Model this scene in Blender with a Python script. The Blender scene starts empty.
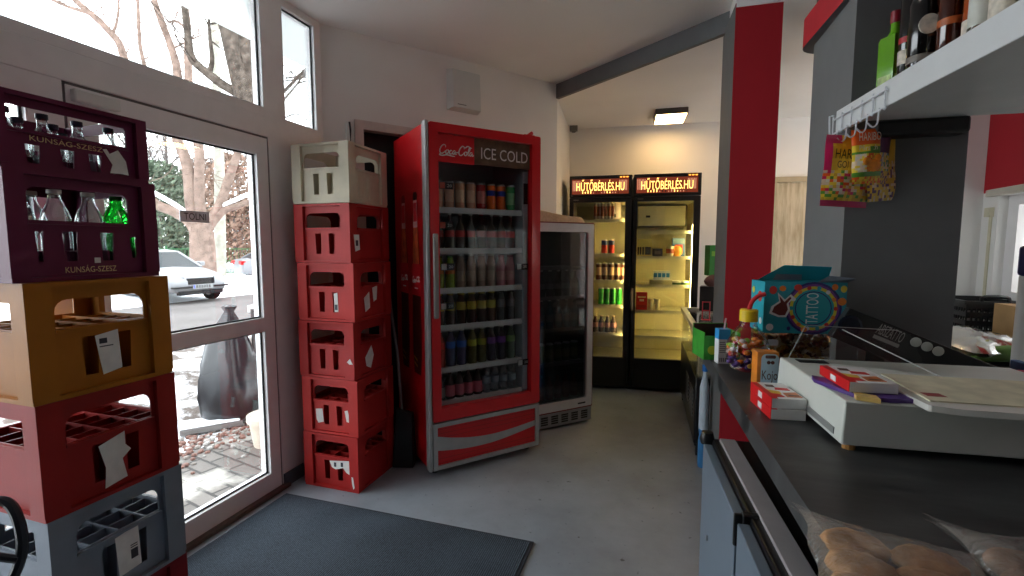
import bpy, bmesh, math, random
from mathutils import Matrix, Vector
R = math.radians
C = bpy.context.scene.collection
random.seed(7)

# ------------------------------------------------------------------ camera numbers (1024x576 photograph)
FPX, HOR, CAMH, YAW = 470.0, 247.0, 1.35, R(17.7)
PITCH = math.atan((288 - HOR) / FPX)


def at(px, py, depth):
    """world point on the sight line of a pixel, `depth` metres ahead of the camera"""
    a, b = (px - 512) / FPX, (288 - py) / FPX
    v = Vector((a, math.cos(PITCH) + b * math.sin(PITCH), -math.sin(PITCH) + b * math.cos(PITCH)))
    v.rotate(Matrix.Rotation(YAW, 3, 'Z'))
    return Vector((0, 0, CAMH)) + v * depth


# ------------------------------------------------------------------ materials
def lin(c):
    r = []
    for v in c[:3]:
        v = v / 255.0
        r.append(v / 12.92 if v <= 0.04045 else ((v + 0.055) / 1.055) ** 2.4)
    return (r[0], r[1], r[2], 1.0)


MATS = {}


def nodes_of(name):
    m = bpy.data.materials.new(name)
    m.use_nodes = True
    nt = m.node_tree
    nt.nodes.clear()
    out = nt.nodes.new('ShaderNodeOutputMaterial')
    return m, nt, out


def mat(name, col, rough=0.5, metal=0.0, var=0.08, scale=14.0, bump=0.0, bscale=60.0, spec=0.5, coat=0.0, alpha=None):
    if name in MATS:
        return MATS[name]
    m, nt, out = nodes_of(name)
    b = nt.nodes.new('ShaderNodeBsdfPrincipled')
    c = lin(col)
    tc = nt.nodes.new('ShaderNodeTexCoord')
    nz = nt.nodes.new('ShaderNodeTexNoise')
    nz.inputs['Scale'].default_value = scale
    nz.inputs['Detail'].default_value = 5
    nt.links.new(tc.outputs['Object'], nz.inputs['Vector'])
    rp = nt.nodes.new('ShaderNodeValToRGB')
    rp.color_ramp.elements[0].position = 0.3
    rp.color_ramp.elements[1].position = 0.7
    rp.color_ramp.elements[0].color = tuple(max(0, v * (1 - var)) for v in c[:3]) + (1,)
    rp.color_ramp.elements[1].color = tuple(min(1, v * (1 + var)) for v in c[:3]) + (1,)
    nt.links.new(nz.outputs['Fac'], rp.inputs['Fac'])
    nt.links.new(rp.outputs['Color'], b.inputs['Base Color'])
    b.inputs['Roughness'].default_value = rough
    b.inputs['Metallic'].default_value = metal
    b.inputs['Specular IOR Level'].default_value = spec
    if coat:
        b.inputs['Coat Weight'].default_value = coat
    if bump:
        n2 = nt.nodes.new('ShaderNodeTexNoise')
        n2.inputs['Scale'].default_value = bscale
        nt.links.new(tc.outputs['Object'], n2.inputs['Vector'])
        bp = nt.nodes.new('ShaderNodeBump')
        bp.inputs['Strength'].default_value = bump
        bp.inputs['Distance'].default_value = 0.01
        nt.links.new(n2.outputs['Fac'], bp.inputs['Height'])
        nt.links.new(bp.outputs['Normal'], b.inputs['Normal'])
    if alpha is not None:
        tr = nt.nodes.new('ShaderNodeBsdfTransparent')
        mx = nt.nodes.new('ShaderNodeMixShader')
        mx.inputs[0].default_value = alpha
        nt.links.new(tr.outputs[0], mx.inputs[1])
        nt.links.new(b.outputs[0], mx.inputs[2])
        nt.links.new(mx.outputs[0], out.inputs[0])
    else:
        nt.links.new(b.outputs[0], out.inputs[0])
    MATS[name] = m
    return m


def glass(name, tint=(1, 1, 1), refl=0.12, rough=0.02, graz=0.6):
    if name in MATS:
        return MATS[name]
    m, nt, out = nodes_of(name)
    tr = nt.nodes.new('ShaderNodeBsdfTransparent')
    tr.inputs[0].default_value = (*tint, 1)
    gl = nt.nodes.new('ShaderNodeBsdfGlossy')
    gl.inputs['Roughness'].default_value = rough
    gl.inputs['Color'].default_value = (1, 1, 1, 1)
    lw = nt.nodes.new('ShaderNodeLayerWeight')
    lw.inputs[0].default_value = 0.25
    mu = nt.nodes.new('ShaderNodeMath')
    mu.operation = 'MULTIPLY_ADD'
    mu.inputs[1].default_value = graz
    mu.inputs[2].default_value = refl * 0.3
    nt.links.new(lw.outputs['Fresnel'], mu.inputs[0])
    mx = nt.nodes.new('ShaderNodeMixShader')
    nt.links.new(mu.outputs[0], mx.inputs[0])
    nt.links.new(tr.outputs[0], mx.inputs[1])
    nt.links.new(gl.outputs[0], mx.inputs[2])
    nt.links.new(mx.outputs[0], out.inputs[0])
    MATS[name] = m
    return m


def emit(name, col, s):
    if name in MATS:
        return MATS[name]
    m, nt, out = nodes_of(name)
    e = nt.nodes.new('ShaderNodeEmission')
    e.inputs[0].default_value = lin(col)
    e.inputs[1].default_value = s
    nt.links.new(e.outputs[0], out.inputs[0])
    MATS[name] = m
    return m


# ------------------------------------------------------------------ mesh builder
I4 = Matrix.Identity(4)


def frame(o, xd, yd):
    x, y = Vector(xd).normalized(), Vector(yd).normalized()
    z = x.cross(y).normalized()
    y = z.cross(x)
    m = Matrix.Identity(4)
    for i in range(3):
        m[i][0], m[i][1], m[i][2], m[i][3] = x[i], y[i], z[i], o[i]
    return m


def T(x, y, z):
    return Matrix.Translation((x, y, z))


def RZ(a):
    return Matrix.Rotation(a, 4, 'Z')


def catmull(p, n=6):
    p = [Vector(q) for q in p]
    if len(p) < 3:
        return p
    q = [p[0] * 2 - p[1]] + p + [p[-1] * 2 - p[-2]]
    o = []
    for i in range(1, len(q) - 2):
        for k in range(n):
            t = k / n
            a, b, c, d = q[i - 1], q[i], q[i + 1], q[i + 2]
            o.append(0.5 * (2 * b + (c - a) * t + (2 * a - 5 * b + 4 * c - d) * t * t + (3 * b - a - 3 * c + d) * t ** 3))
    o.append(p[-1])
    return o


_text = {}


def text_geo(s, shear=0.0):
    k = (s, shear)
    if k not in _text:
        cu = bpy.data.curves.new('lettering', 'FONT')
        cu.body = s
        cu.size = 1.0
        cu.shear = shear
        cu.resolution_u = 3
        o = bpy.data.objects.new('lettering', cu)
        C.objects.link(o)
        me = o.evaluated_get(bpy.context.evaluated_depsgraph_get()).to_mesh()
        vs = [v.co.copy() for v in me.vertices]
        fs = [list(p.vertices) for p in me.polygons]
        bpy.data.objects.remove(o)
        bpy.data.curves.remove(cu)
        x0, x1 = min(v.x for v in vs), max(v.x for v in vs)
        y0, y1 = min(v.y for v in vs), max(v.y for v in vs)
        _text[k] = ([Vector(((v.x - x0) / (x1 - x0), (v.y - y0) / (y1 - y0), 0)) for v in vs], fs)
    return _text[k]


def plate_geo(outer, holes, thick):
    cu = bpy.data.curves.new('plate', 'CURVE')
    cu.dimensions = '2D'
    cu.fill_mode = 'BOTH'
    cu.extrude = thick / 2
    for ring in [outer] + holes:
        sp = cu.splines.new('POLY')
        sp.points.add(len(ring) - 1)
        for i, (x, y) in enumerate(ring):
            sp.points[i].co = (x, y, 0, 1)
        sp.use_cyclic_u = True
    o = bpy.data.objects.new('plate', cu)
    C.objects.link(o)
    me = o.evaluated_get(bpy.context.evaluated_depsgraph_get()).to_mesh()
    vs = [v.co.copy() for v in me.vertices]
    fs = [list(p.vertices) for p in me.polygons]
    bpy.data.objects.remove(o)
    bpy.data.curves.remove(cu)
    return vs, fs


def rrect(x0, x1, y0, y1, r=0.0, n=4, corners=(1, 1, 1, 1)):
    p = []
    for (cx, cy, a, on) in ((x1 - r, y1 - r, 0, corners[0]), (x0 + r, y1 - r, 90, corners[1]), (x0 + r, y0 + r, 180, corners[2]), (x1 - r, y0 + r, 270, corners[3])):
        if r and on:
            for k in range(n + 1):
                t = R(a + 90 * k / n)
                p.append((cx + r * math.cos(t), cy + r * math.sin(t)))
        else:
            p.append((cx + (r if a in (0, 270) else -r), cy + (r if a in (0, 90) else -r)))
    return p


class MB:
    def __init__(s):
        s.v, s.f, s.m = [], [], []

    def add(s, vs, fs, mi=0, M=I4):
        b = len(s.v)
        s.v += [M @ Vector(v) for v in vs]
        for f in fs:
            s.f.append([b + i for i in f])
            s.m.append(mi)
        return s

    def box(s, x0, x1, y0, y1, z0, z1, mi=0, M=I4):
        vs = [(x, y, z) for z in (z0, z1) for y in (y0, y1) for x in (x0, x1)]
        return s.add(vs, [(0, 2, 3, 1), (4, 5, 7, 6), (0, 1, 5, 4), (2, 6, 7, 3), (0, 4, 6, 2), (1, 3, 7, 5)], mi, M)

    def prism(s, pts, z0, z1, mi=0, M=I4, side=None):
        n = len(pts)
        vs = [(p[0], p[1], z0) for p in pts] + [(p[0], p[1], z1) for p in pts]
        s.add(vs, [list(range(n))[::-1], list(range(n, 2 * n))], mi, M)
        return s.add(vs, [(i, (i + 1) % n, n + (i + 1) % n, n + i) for i in range(n)], mi if side is None else side, M)

    def plate(s, outer, holes, thick, mi=0, M=I4):
        vs, fs = plate_geo(outer, holes, thick)
        return s.add(vs, fs, mi, M)

    def lathe(s, prof, n=14, M=I4, caps=True):
        """prof: list of (r, z, material index of the band above)"""
        vs, fs = [], []
        for r, z, *_ in prof:
            for k in range(n):
                t = 2 * math.pi * k / n
                vs.append((r * math.cos(t), r * math.sin(t), z))
        b = len(s.v)
        s.v += [M @ Vector(v) for v in vs]
        for i in range(len(prof) - 1):
            mi = prof[i][2] if len(prof[i]) > 2 else 0
            for k in range(n):
                k2 = (k + 1) % n
                s.f.append([b + i * n + k, b + i * n + k2, b + (i + 1) * n + k2, b + (i + 1) * n + k])
                s.m.append(mi)
        if caps:
            s.f.append([b + k for k in range(n)][::-1])
            s.m.append(prof[0][2] if len(prof[0]) > 2 else 0)
            s.f.append([b + (len(prof) - 1) * n + k for k in range(n)])
            s.m.append(prof[-2][2] if len(prof[-2]) > 2 else 0)
        return s

    def cyl(s, p0, p1, r, n=10, mi=0, r1=None):
        return s.tube([p0, p1], [r, r if r1 is None else r1], n, mi)

    def tube(s, pts, rad, n=6, mi=0, M=I4):
        pts = [Vector(p) for p in pts]
        if not hasattr(rad, '__len__'):
            rad = [rad] * len(pts)
        vs = []
        up = Vector((0, 0, 1))
        d0 = (pts[1] - pts[0]).normalized()
        a = d0.cross(up)
        if a.length < 1e-3:
            a = d0.cross(Vector((1, 0, 0)))
        a.normalize()
        for i, p in enumerate(pts):
            d = (pts[min(i + 1, len(pts) - 1)] - pts[max(i - 1, 0)]).normalized()
            a = (a - d * a.dot(d)).normalized()
            b = d.cross(a)
            for k in range(n):
                t = 2 * math.pi * k / n
                vs.append(p + (a * math.cos(t) + b * math.sin(t)) * rad[i])
        m = len(pts)
        fs = [(i * n + k, i * n + (k + 1) % n, (i + 1) * n + (k + 1) % n, (i + 1) * n + k) for i in range(m - 1) for k in range(n)]
        fs += [list(range(n))[::-1], [(m - 1) * n + k for k in range(n)]]
        return s.add(vs, fs, mi, M)

    def ribbon(s, pts, w, mi=0, M=I4, thick=0.0006):
        """flat stroke in the XY plane of M"""
        pts = [Vector((p[0], p[1], 0)) for p in pts]
        vs = []
        n = len(pts)
        for i, p in enumerate(pts):
            d = (pts[min(i + 1, n - 1)] - pts[max(i - 1, 0)]).normalized()
            q = Vector((-d.y, d.x, 0))
            ww = w[i] if hasattr(w, '__len__') else w
            vs += [p + q * ww / 2, p - q * ww / 2]
        b = [v + Vector((0, 0, thick)) for v in vs]
        fs = [(2 * i, 2 * i + 1, 2 * i + 3, 2 * i + 2) for i in range(n - 1)]
        return s.add(b, fs, mi, M)

    def text(s, txt, w, h, M=I4, mi=0, shear=0.0):
        """lettering filling w x h, lower corner at M's origin"""
        vs, fs = text_geo(txt, shear)
        return s.add([(v.x * w, v.y * h, 0) for v in vs], fs, mi, M)

    def ball(s, c, rx, ry, rz, n=10, m=7, mi=0, jit=0.0, M=I4):
        vs, fs = [], []
        for i in range(m + 1):
            a = math.pi * i / m
            for k in range(n):
                t = 2 * math.pi * k / n
                j = 1 + random.uniform(-jit, jit)
                vs.append((c[0] + rx * j * math.sin(a) * math.cos(t), c[1] + ry * j * math.sin(a) * math.sin(t), c[2] + rz * j * math.cos(a)))
        for i in range(m):
            for k in range(n):
                fs.append((i * n + k, (i + 1) * n + k, (i + 1) * n + (k + 1) % n, i * n + (k + 1) % n))
        return s.add(vs, fs, mi, M)

    def mesh(s, name, mats, smooth=35):
        me = bpy.data.meshes.new(name)
        me.from_pydata([tuple(v) for v in s.v], [], s.f)
        if not isinstance(mats, (list, tuple)):
            mats = [mats]
        for m in mats:
            me.materials.append(m)
        for p, mi in zip(me.polygons, s.m):
            p.material_index = mi
            p.use_smooth = smooth > 0
        me.update()
        bm = bmesh.new()
        bm.from_mesh(me)
        bmesh.ops.recalc_face_normals(bm, faces=bm.faces)
        bm.to_mesh(me)
        bm.free()
        if smooth > 0:
            me.set_sharp_from_angle(angle=R(smooth))
        return me

    def build(s, name, mats, parent=None, loc=(0, 0, 0), rz=0.0, bevel=0.0, smooth=35, seg=2):
        o = bpy.data.objects.new(name, s.mesh(name, mats, smooth))
        C.objects.link(o)
        o.location = loc
        o.rotation_euler = (0, 0, rz)
        if parent is not None:
            o.parent = parent
        if bevel:
            bv = o.modifiers.new('bevel', 'BEVEL')
            bv.width = bevel
            bv.segments = seg
            bv.limit_method = 'ANGLE'
            bv.angle_limit = R(40)
        return o


def tag(o, label=None, cat=None, group=None, kind=None):
    if label:
        o['label'] = label
    if cat:
        o['category'] = cat
    if group:
        o['group'] = group
    if kind:
        o['kind'] = kind
    return o


def thing(name, label, cat, loc=(0, 0, 0), rz=0.0, group=None):
    o = bpy.data.objects.new(name, None)
    o.empty_display_size = 0.05
    C.objects.link(o)
    o.location = loc
    o.rotation_euler = (0, 0, rz)
    return tag(o, label, cat, group)


def struct(o):
    o['kind'] = 'structure'
    return o


def copy_tree(o, loc, rz, label=None, group=None):
    r = o.copy()
    C.objects.link(r)
    r.location = loc
    r.rotation_euler = (0, 0, rz)
    if label:
        r['label'] = label
    if group:
        r['group'] = group
    for ch in list(o.children):
        c = ch.copy()
        C.objects.link(c)
        c.parent = r
        for g in list(ch.children):
            d = g.copy()
            C.objects.link(d)
            d.parent = c
    return r


def item(name, me, label, cat, loc, rz=0.0, group=None):
    o = bpy.data.objects.new(name, me)
    C.objects.link(o)
    o.location = loc
    o.rotation_euler = (0, 0, rz)
    return tag(o, label, cat, group)


def local(o_loc, rz, p):
    c, s_ = math.cos(rz), math.sin(rz)
    return (o_loc[0] + p[0] * c - p[1] * s_, o_loc[1] + p[0] * s_ + p[1] * c, o_loc[2] + p[2])


# vertical face matrices: text in XY of the matrix, facing out
def face_neg_y(x, y, z):      # faces -Y, reads along +X
    return frame((x, y, z), (1, 0, 0), (0, 0, 1))


def face_pos_x(x, y, z):      # faces +X, reads along +Y
    return frame((x, y, z), (0, 1, 0), (0, 0, 1))


def face_neg_x(x, y, z):      # faces -X, reads along -Y
    return frame((x, y, z), (0, -1, 0), (0, 0, 1))


# ------------------------------------------------------------------ palette
wallm = mat('white_wall_paint', (232, 229, 224), 0.85, var=0.03, scale=3, bump=0.05, bscale=120)
ceilm = mat('white_ceiling_paint', (238, 236, 233), 0.9, var=0.03, scale=2)
upvc = mat('white_window_frame', (238, 234, 233), 0.35, var=0.03)
gasket = mat('black_window_gasket', (30, 32, 38), 0.6)
pane = glass('window_glass', (0.97, 0.985, 0.98), 0.1)
grey_paint = mat('grey_wall_paint', (106, 107, 107), 0.75, var=0.04)
red_paint = mat('red_wall_paint', (172, 18, 34), 0.7, var=0.05, scale=5)
black_pl = mat('black_plastic', (20, 20, 22), 0.4)
white_pl = mat('white_plastic', (222, 222, 218), 0.4, var=0.03)
paperm = mat('white_paper', (226, 224, 220), 0.8, var=0.06, scale=40)
steel = mat('brushed_steel', (170, 170, 172), 0.3, 0.9)

# ------------------------------------------------------------------ floor
m, nt, out = nodes_of('grey_painted_floor')
b = nt.nodes.new('ShaderNodeBsdfPrincipled')
tc = nt.nodes.new('ShaderNodeTexCoord')
n1 = nt.nodes.new('ShaderNodeTexNoise'); n1.inputs['Scale'].default_value = 1.6; n1.inputs['Detail'].default_value = 8; n1.inputs['Roughness'].default_value = 0.65
n2 = nt.nodes.new('ShaderNodeTexNoise'); n2.inputs['Scale'].default_value = 28; n2.inputs['Detail'].default_value = 4
nt.links.new(tc.outputs['Object'], n1.inputs['Vector']); nt.links.new(tc.outputs['Object'], n2.inputs['Vector'])
r1 = nt.nodes.new('ShaderNodeValToRGB')
r1.color_ramp.elements[0].position = 0.38; r1.color_ramp.elements[0].color = lin((138, 146, 154))
r1.color_ramp.elements[1].position = 0.62; r1.color_ramp.elements[1].color = lin((158, 167, 177))
nt.links.new(n1.outputs['Fac'], r1.inputs['Fac'])
r1.color_ramp.elements.new(0.26).color = lin((150, 141, 130))
r2 = nt.nodes.new('ShaderNodeValToRGB')                       # small scuffs and chips
r2.color_ramp.elements[0].position = 0.26; r2.color_ramp.elements[0].color = lin((120, 112, 104))
r2.color_ramp.elements[1].position = 0.33; r2.color_ramp.elements[1].color = (1, 1, 1, 1)
nt.links.new(n2.outputs['Fac'], r2.inputs['Fac'])
mx = nt.nodes.new('ShaderNodeMix'); mx.data_type = 'RGBA'; mx.blend_type = 'MULTIPLY'; mx.inputs[0].default_value = 0.8
nt.links.new(r1.outputs[0], mx.inputs[6]); nt.links.new(r2.outputs[0], mx.inputs[7])
nt.links.new(mx.outputs[2], b.inputs['Base Color'])
b.inputs['Roughness'].default_value = 0.42
nt.links.new(b.outputs[0], out.inputs[0])
floorm = m

ROOM = [(-2.06, -1.6), (-2.06, 2.4), (-2.2, 2.5), (-1.1, 4.1), (-0.96, 5.1), (2.4, 5.4), (2.4, 3.0), (1.62, 3.0), (1.62, -1.6)]
struct(MB().prism(ROOM, -0.06, 0.0).build('floor', floorm, smooth=0))
# main ceiling, and the lower ceiling of the back room behind a step
ZC, ZL = 2.69, 2.58
front = [(-2.06, -1.7), (-2.06, 2.38), (-2.0, 2.46), (-0.868, 3.95), (0.33, 3.06), (0.33, 2.77), (1.72, 2.77), (1.72, -1.7)]
struct(MB().prism(front, ZC, ZC + 0.08).build('ceiling', ceilm, smooth=0))
back = [(-0.868, 3.95), (-0.98, 5.12), (2.5, 5.42), (2.5, 2.77), (0.33, 2.77), (0.33, 3.06)]
struct(MB().prism(back, ZL, ZC + 0.16).build('ceiling', ceilm, smooth=0)).name = 'ceiling_back'
# the grey painted step between the two ceilings
d = Vector((0.33 + 0.868, 3.06 - 3.95, 0)).normalized()
nrm = Vector((d.y, -d.x, 0))
pa, pb = Vector((-0.868, 3.95, 0)), Vector((0.345, 3.05, 0))
q = [pa + nrm * 0.012, pb + nrm * 0.012, pb - nrm * 0.02, pa - nrm * 0.02]
struct(MB().prism([(v.x, v.y) for v in q], ZL - 0.004, ZC + 0.01).build('trim_1', grey_paint, smooth=0))

# ------------------------------------------------------------------ walls
def wall(name, x0, y0, x1, y1, z0, z1, th, m=wallm):
    dd = Vector((x1 - x0, y1 - y0, 0)).normalized()
    n = Vector((-dd.y, dd.x, 0)) * th
    pts = [(x0, y0), (x1, y1), (x1 + n.x, y1 + n.y), (x0 + n.x, y0 + n.y)]
    return struct(MB().prism(pts, z0, z1).build(name, m, smooth=0))


# diagonal wall with the dark doorway behind the crates (opening 0.26..0.92 m along it)
WA = Vector((-2.0, 2.46, 0)); WD = Vector((0.606, 0.7955, 0)); WN = Vector((-0.7955, 0.606, 0))
WRZ = math.atan2(WD.y, WD.x)
L_ = (Vector((-0.868, 3.95, 0)) - WA).length
mb = MB()
mb.plate([(0, 0), (0.245, 0), (0.245, 2.115), (0.93, 2.115), (0.93, 0), (L_, 0), (L_, 2.72), (0, 2.72)], [], 0.12, M=frame((0, 0.06, 0), (1, 0, 0), (0, 0, 1)))
struct(mb.build('wall_back', wallm, loc=WA, rz=WRZ, smooth=0))
dr = struct(MB().plate([(0.19, 0), (0.245, 0), (0.245, 2.10), (0.93, 2.10), (0.93, 0), (0.985, 0), (0.985, 2.155), (0.19, 2.155)], [], 0.03,
            M=frame((0, 0.0, 0), (1, 0, 0), (0, 0, 1))).build('door_2', mat('door_frame_cream', (214, 198, 190), 0.5), loc=WA, rz=WRZ, smooth=0))
MB().box(0.10, 1.05, 0.121, 0.16, 0, 2.2).build('door_leaf', mat('dark_door_leaf', (26, 30, 38), 0.5), dr, smooth=0)
wall('wall_side', -0.868, 3.95, -0.967, 5.1, 0, 2.7, 0.1)
wall('wall_far', -1.05, 4.99, 2.5, 5.36, 0, 2.7, 0.12)
wall('wall_passage', 1.72, 3.06, 1.0, 3.06, 0, 2.7, -0.1)
wall('wall_store', 2.45, 5.4, 2.45, 3.0, 0, 2.7, 0.1)
wall('wall_front', -2.2, -1.6, 1.7, -1.6, 0, 2.75, -0.1, grey_paint)
struct(MB().box(-2.0, -1.988, 2.035, 2.455, 0, .075).build('baseboard_left', mat('baseboard_grey', (84, 90, 98), .6), smooth=0))
struct(MB().box(0.0, .19, -.014, 0, 0, .075).box(.985, L_, -.014, 0, 0, .075).build('baseboard_back', mat('baseboard_grey', (84, 90, 98), .6), loc=WA, rz=WRZ, smooth=0))
# light oak door in the back room
do = struct(MB().plate(rrect(0.0, 0.95, 0, 2.02), [rrect(0.05, 0.90, -0.0, 1.97)], 0.05, M=frame((0, 0, 0), (1, 0, 0), (0, 0, 1))).build(
    'door_3', mat('oak_door_frame', (170, 156, 128), 0.6), loc=(0.985, 5.17, 0), rz=R(6), smooth=0))


def wood(name, c0, c1, rough=0.5, sc=(1, 1, 1)):
    m, nt, out = nodes_of(name)
    b = nt.nodes.new('ShaderNodeBsdfPrincipled')
    tc = nt.nodes.new('ShaderNodeTexCoord')
    mp = nt.nodes.new('ShaderNodeMapping')
    mp.inputs['Scale'].default_value = sc
    nz = nt.nodes.new('ShaderNodeTexNoise')
    nz.inputs['Scale'].default_value = 3.0
    nz.inputs['Detail'].default_value = 8
    nz.inputs['Roughness'].default_value = 0.62
    rp = nt.nodes.new('ShaderNodeValToRGB')
    rp.color_ramp.elements[0].position = 0.35
    rp.color_ramp.elements[1].position = 0.6
    rp.color_ramp.elements[0].color = lin(c0)
    rp.color_ramp.elements[1].color = lin(c1)
    nt.links.new(tc.outputs['Object'], mp.inputs[0]); nt.links.new(mp.outputs[0], nz.inputs['Vector'])
    nt.links.new(nz.outputs['Fac'], rp.inputs[0]); nt.links.new(rp.outputs[0], b.inputs['Base Color'])
    b.inputs['Roughness'].default_value = rough
    nt.links.new(b.outputs[0], out.inputs[0])
    return m


MB().box(0.05, 0.90, 0.0, 0.03, 0, 1.97).build('door_leaf', wood('pale_oak', (158, 142, 112), (196, 182, 154), 0.6, (9, 9, 1)), do, smooth=0)
mb = MB().cyl((0.12, -0.05, 1.02), (0.12, 0.0, 1.02), 0.012).tube([(0.12, -0.05, 1.02), (0.24, -0.05, 1.02)], 0.009)
mb.build('door_handle', steel, do)

# wall on the counter's far side: white, red band, window with bright daylight
XR = 1.56
mb = MB().plate([(-1.6, 0), (3.06, 0), (3.06, 1.622), (-1.6, 1.622)], [[(1.75, 1.08), (2.94, 1.08), (2.94, 1.598), (1.75, 1.598)]], 0.12,
                M=frame((XR + 0.06, 0, 0), (0, 1, 0), (0, 0, 1)))
struct(mb.build('wall_right', wallm, smooth=0))
struct(MB().box(XR, XR + 0.12, -1.6, 3.06, 1.622, 2.7).build('trim_2', red_paint, smooth=0))
w3 = struct(MB().plate(rrect(1.75, 2.94, 1.08, 1.598), [rrect(1.81, 2.30, 1.135, 1.55), rrect(2.37, 2.87, 1.135, 1.55)], 0.06,
            M=frame((XR + 0.07, 0, 0), (0, 1, 0), (0, 0, 1))).build('window_3', upvc, smooth=0))
MB().box(XR + 0.06, XR + 0.066, 1.8, 2.88, 1.13, 1.56).build('glass_pane', pane, w3, smooth=0)
MB().box(XR - 0.03, XR + 0.0, 1.7, 2.99, 1.598, 1.632).build('window_lintel', mat('roller_box', (196, 188, 172), 0.6), w3, bevel=0.004)
MB().box(XR - 0.004, XR + 0.002, 2.975, 2.995, 1.1, 1.5).box(XR - 0.02, XR + 0.002, 2.965, 3.005, 1.5, 1.545).build('blind_strap', mat('strap_cream', (206, 198, 170), 0.7), w3)

# ------------------------------------------------------------------ glass front on the street side (plane x = -2)
XG = -2.0
wl = struct(MB().box(XG - 0.06, XG, 2.03, 2.43, 0, 2.0).box(XG - 0.06, XG, 2.03, 2.115, 2.0, 2.04).box(XG - 0.06, XG, 2.43, 2.47, 0, 2.70).build('wall_left', upvc, smooth=0))
struct(MB().box(XG - 0.07, XG + 0.002, -0.05, 2.03, 1.927, 2.035).build('trim_3', upvc, smooth=0, bevel=0.004))
YZ = frame((XG - 0.035, 0, 0), (0, 1, 0), (0, 0, 1))
YG = frame((XG - 0.02, 0, 0), (0, 1, 0), (0, 0, 1))


def framed(name, y0, y1, z0, z1, panes, bead=0.022):
    holes = [rrect(a, b_, c, d_) for a, b_, c, d_ in panes]
    w = struct(MB().plate(rrect(y0, y1, z0, z1), holes, 0.07, M=YZ).build(name, upvc, smooth=0, bevel=0.003))
    for a, b_, c, d_ in panes:
        Mb = frame((XG - 0.013, 0, 0), (0, 1, 0), (0, 0, 1))
        MB().plate(rrect(a - .001, b_ + .001, c - .001, d_ + .001), [rrect(a + .005, b_ - .005, c + .005, d_ - .005)], 0.024, M=Mb).build(
            'glazing_bead', mat('white_bead', (236, 236, 236), 0.35), w, smooth=0)
        Ms = frame((XG - 0.024, 0, 0), (0, 1, 0), (0, 0, 1))
        MB().plate(rrect(a, b_, c, d_), [rrect(a + .013, b_ - .013, c + .013, d_ - .013)], 0.006, M=Ms).build('window_seal', gasket, w, smooth=0)
        MB().box(XG - 0.034, XG - 0.028, a + .001, b_ - .001, c + .001, d_ - .001).build('glass_pane', pane, w, smooth=0)
    return w


framed('window_1', -0.05, 2.115, 2.035, 2.70, [(0.02, 2.013, 2.072, 2.66)])
framed('window_2', 2.115, 2.43, 2.0, 2.70, [(2.155, 2.412, 2.045, 2.655)])
framed('window_4', -0.05, 1.13, 0.0, 1.927, [(0.03, 1.03, 0.12, 1.83)])
wall('wall_left_pier', -2.0, -1.6, -2.0, -0.05, 0, 2.70, 0.1, grey_paint)
d1 = framed('door_1', 1.14, 2.02, 0.02, 1.917, [(1.23, 1.955, 0.972, 1.832), (1.23, 1.955, 0.114, 0.908)])
MB().box(XG - 0.05, XG - 0.004, 1.130, 1.140, 0.0, 1.927).box(XG - 0.05, XG - 0.004, 2.02, 2.03, 0.0, 1.927).box(XG - 0.05, XG - 0.004, 1.13, 2.03, 1.917, 1.927).build('frame_gap', mat('gap_grey', (104, 98, 100), .7), d1, smooth=0)
MB().box(XG, XG + 0.03, 1.15, 1.30, 1.86, 1.905).build('door_closer', white_pl, d1, bevel=0.006)
mb = MB().box(XG, XG + 0.01, 1.165, 1.2, 0.86, 1.08).tube([(XG + 0.045, 1.18, 1.02), (XG + 0.045, 1.30, 1.02)], 0.009).cyl((XG, 1.18, 1.02), (XG + 0.045, 1.18, 1.02), 0.009)
mb.build('door_handle', steel, d1)
struct(MB().box(XG - 0.12, XG + 0.03, 1.1, 2.06, 0.0, 0.022).build('trim_4', mat('brown_threshold', (86, 70, 62), 0.45, 0.2), smooth=0, bevel=0.004))
# push sign stuck on the glass
ps = thing('push_sign', 'small grey sign reading TOLNI stuck on the door glass', 'sign', (XG - 0.0275, 1.613, 1.487))
MB().box(0, 0.004, -0.07, 0.07, -0.025, 0.025).build('sign_plate', mat('sign_grey', (228, 228, 232), 0.5), ps)
MB().text('TOLNI', 0.106, 0.030, face_pos_x(0.0048, -0.053, -0.015)).build('lettering', mat('sign_black', (22, 22, 26), 0.5), ps, smooth=0)

# ------------------------------------------------------------------ columns, canopy, shelf by the counter
KR = R(3.5)
c1 = struct(MB().box(0.0, 0.222, 0.0, 0.36, 0, ZL + 0.02, 0).build('pillar', [grey_paint, red_paint], loc=(0.327, 2.77, 0), rz=R(3.0), smooth=0))
c1.name = 'column_red'
for p in c1.data.polygons:
    if p.normal.y < -0.9:
        p.material_index = 1
c2 = struct(MB().box(0.0, 0.285, 0.0, 0.38, 0, ZC + 0.02).build('column_grey', grey_paint, loc=(0.512, 1.645, 0), rz=R(1.0), smooth=0))
can = [(0.0, -2.0), (0.7, -2.0), (0.7, 0.0)] + [(0.085 - 0.085 * math.sin(R(a)), -0.085 + 0.085 * math.cos(R(a))) for a in range(0, 91, 10)]
co = thing('bar_canopy', 'red edged grey canopy board above the bar beside the grey pillar', 'canopy', (0.468, 2.115, 2.08), KR)
MB().prism(can, 0.0, 0.1, 0, side=1).build('canopy_board', [grey_paint, mat('red_edge_paint', (178, 22, 38), 0.55)], co)
lt = tag(MB().box(0.045, 0.262, 0, 0.058, 0, 0.043).build('shelf_bracket', mat('black_bracket', (26, 26, 26), 0.5), loc=(0.512, 1.586, 1.656), rz=R(1), bevel=0.008),
         'black block bracket on the grey pillar under the bottle shelf', 'bracket')

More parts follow.
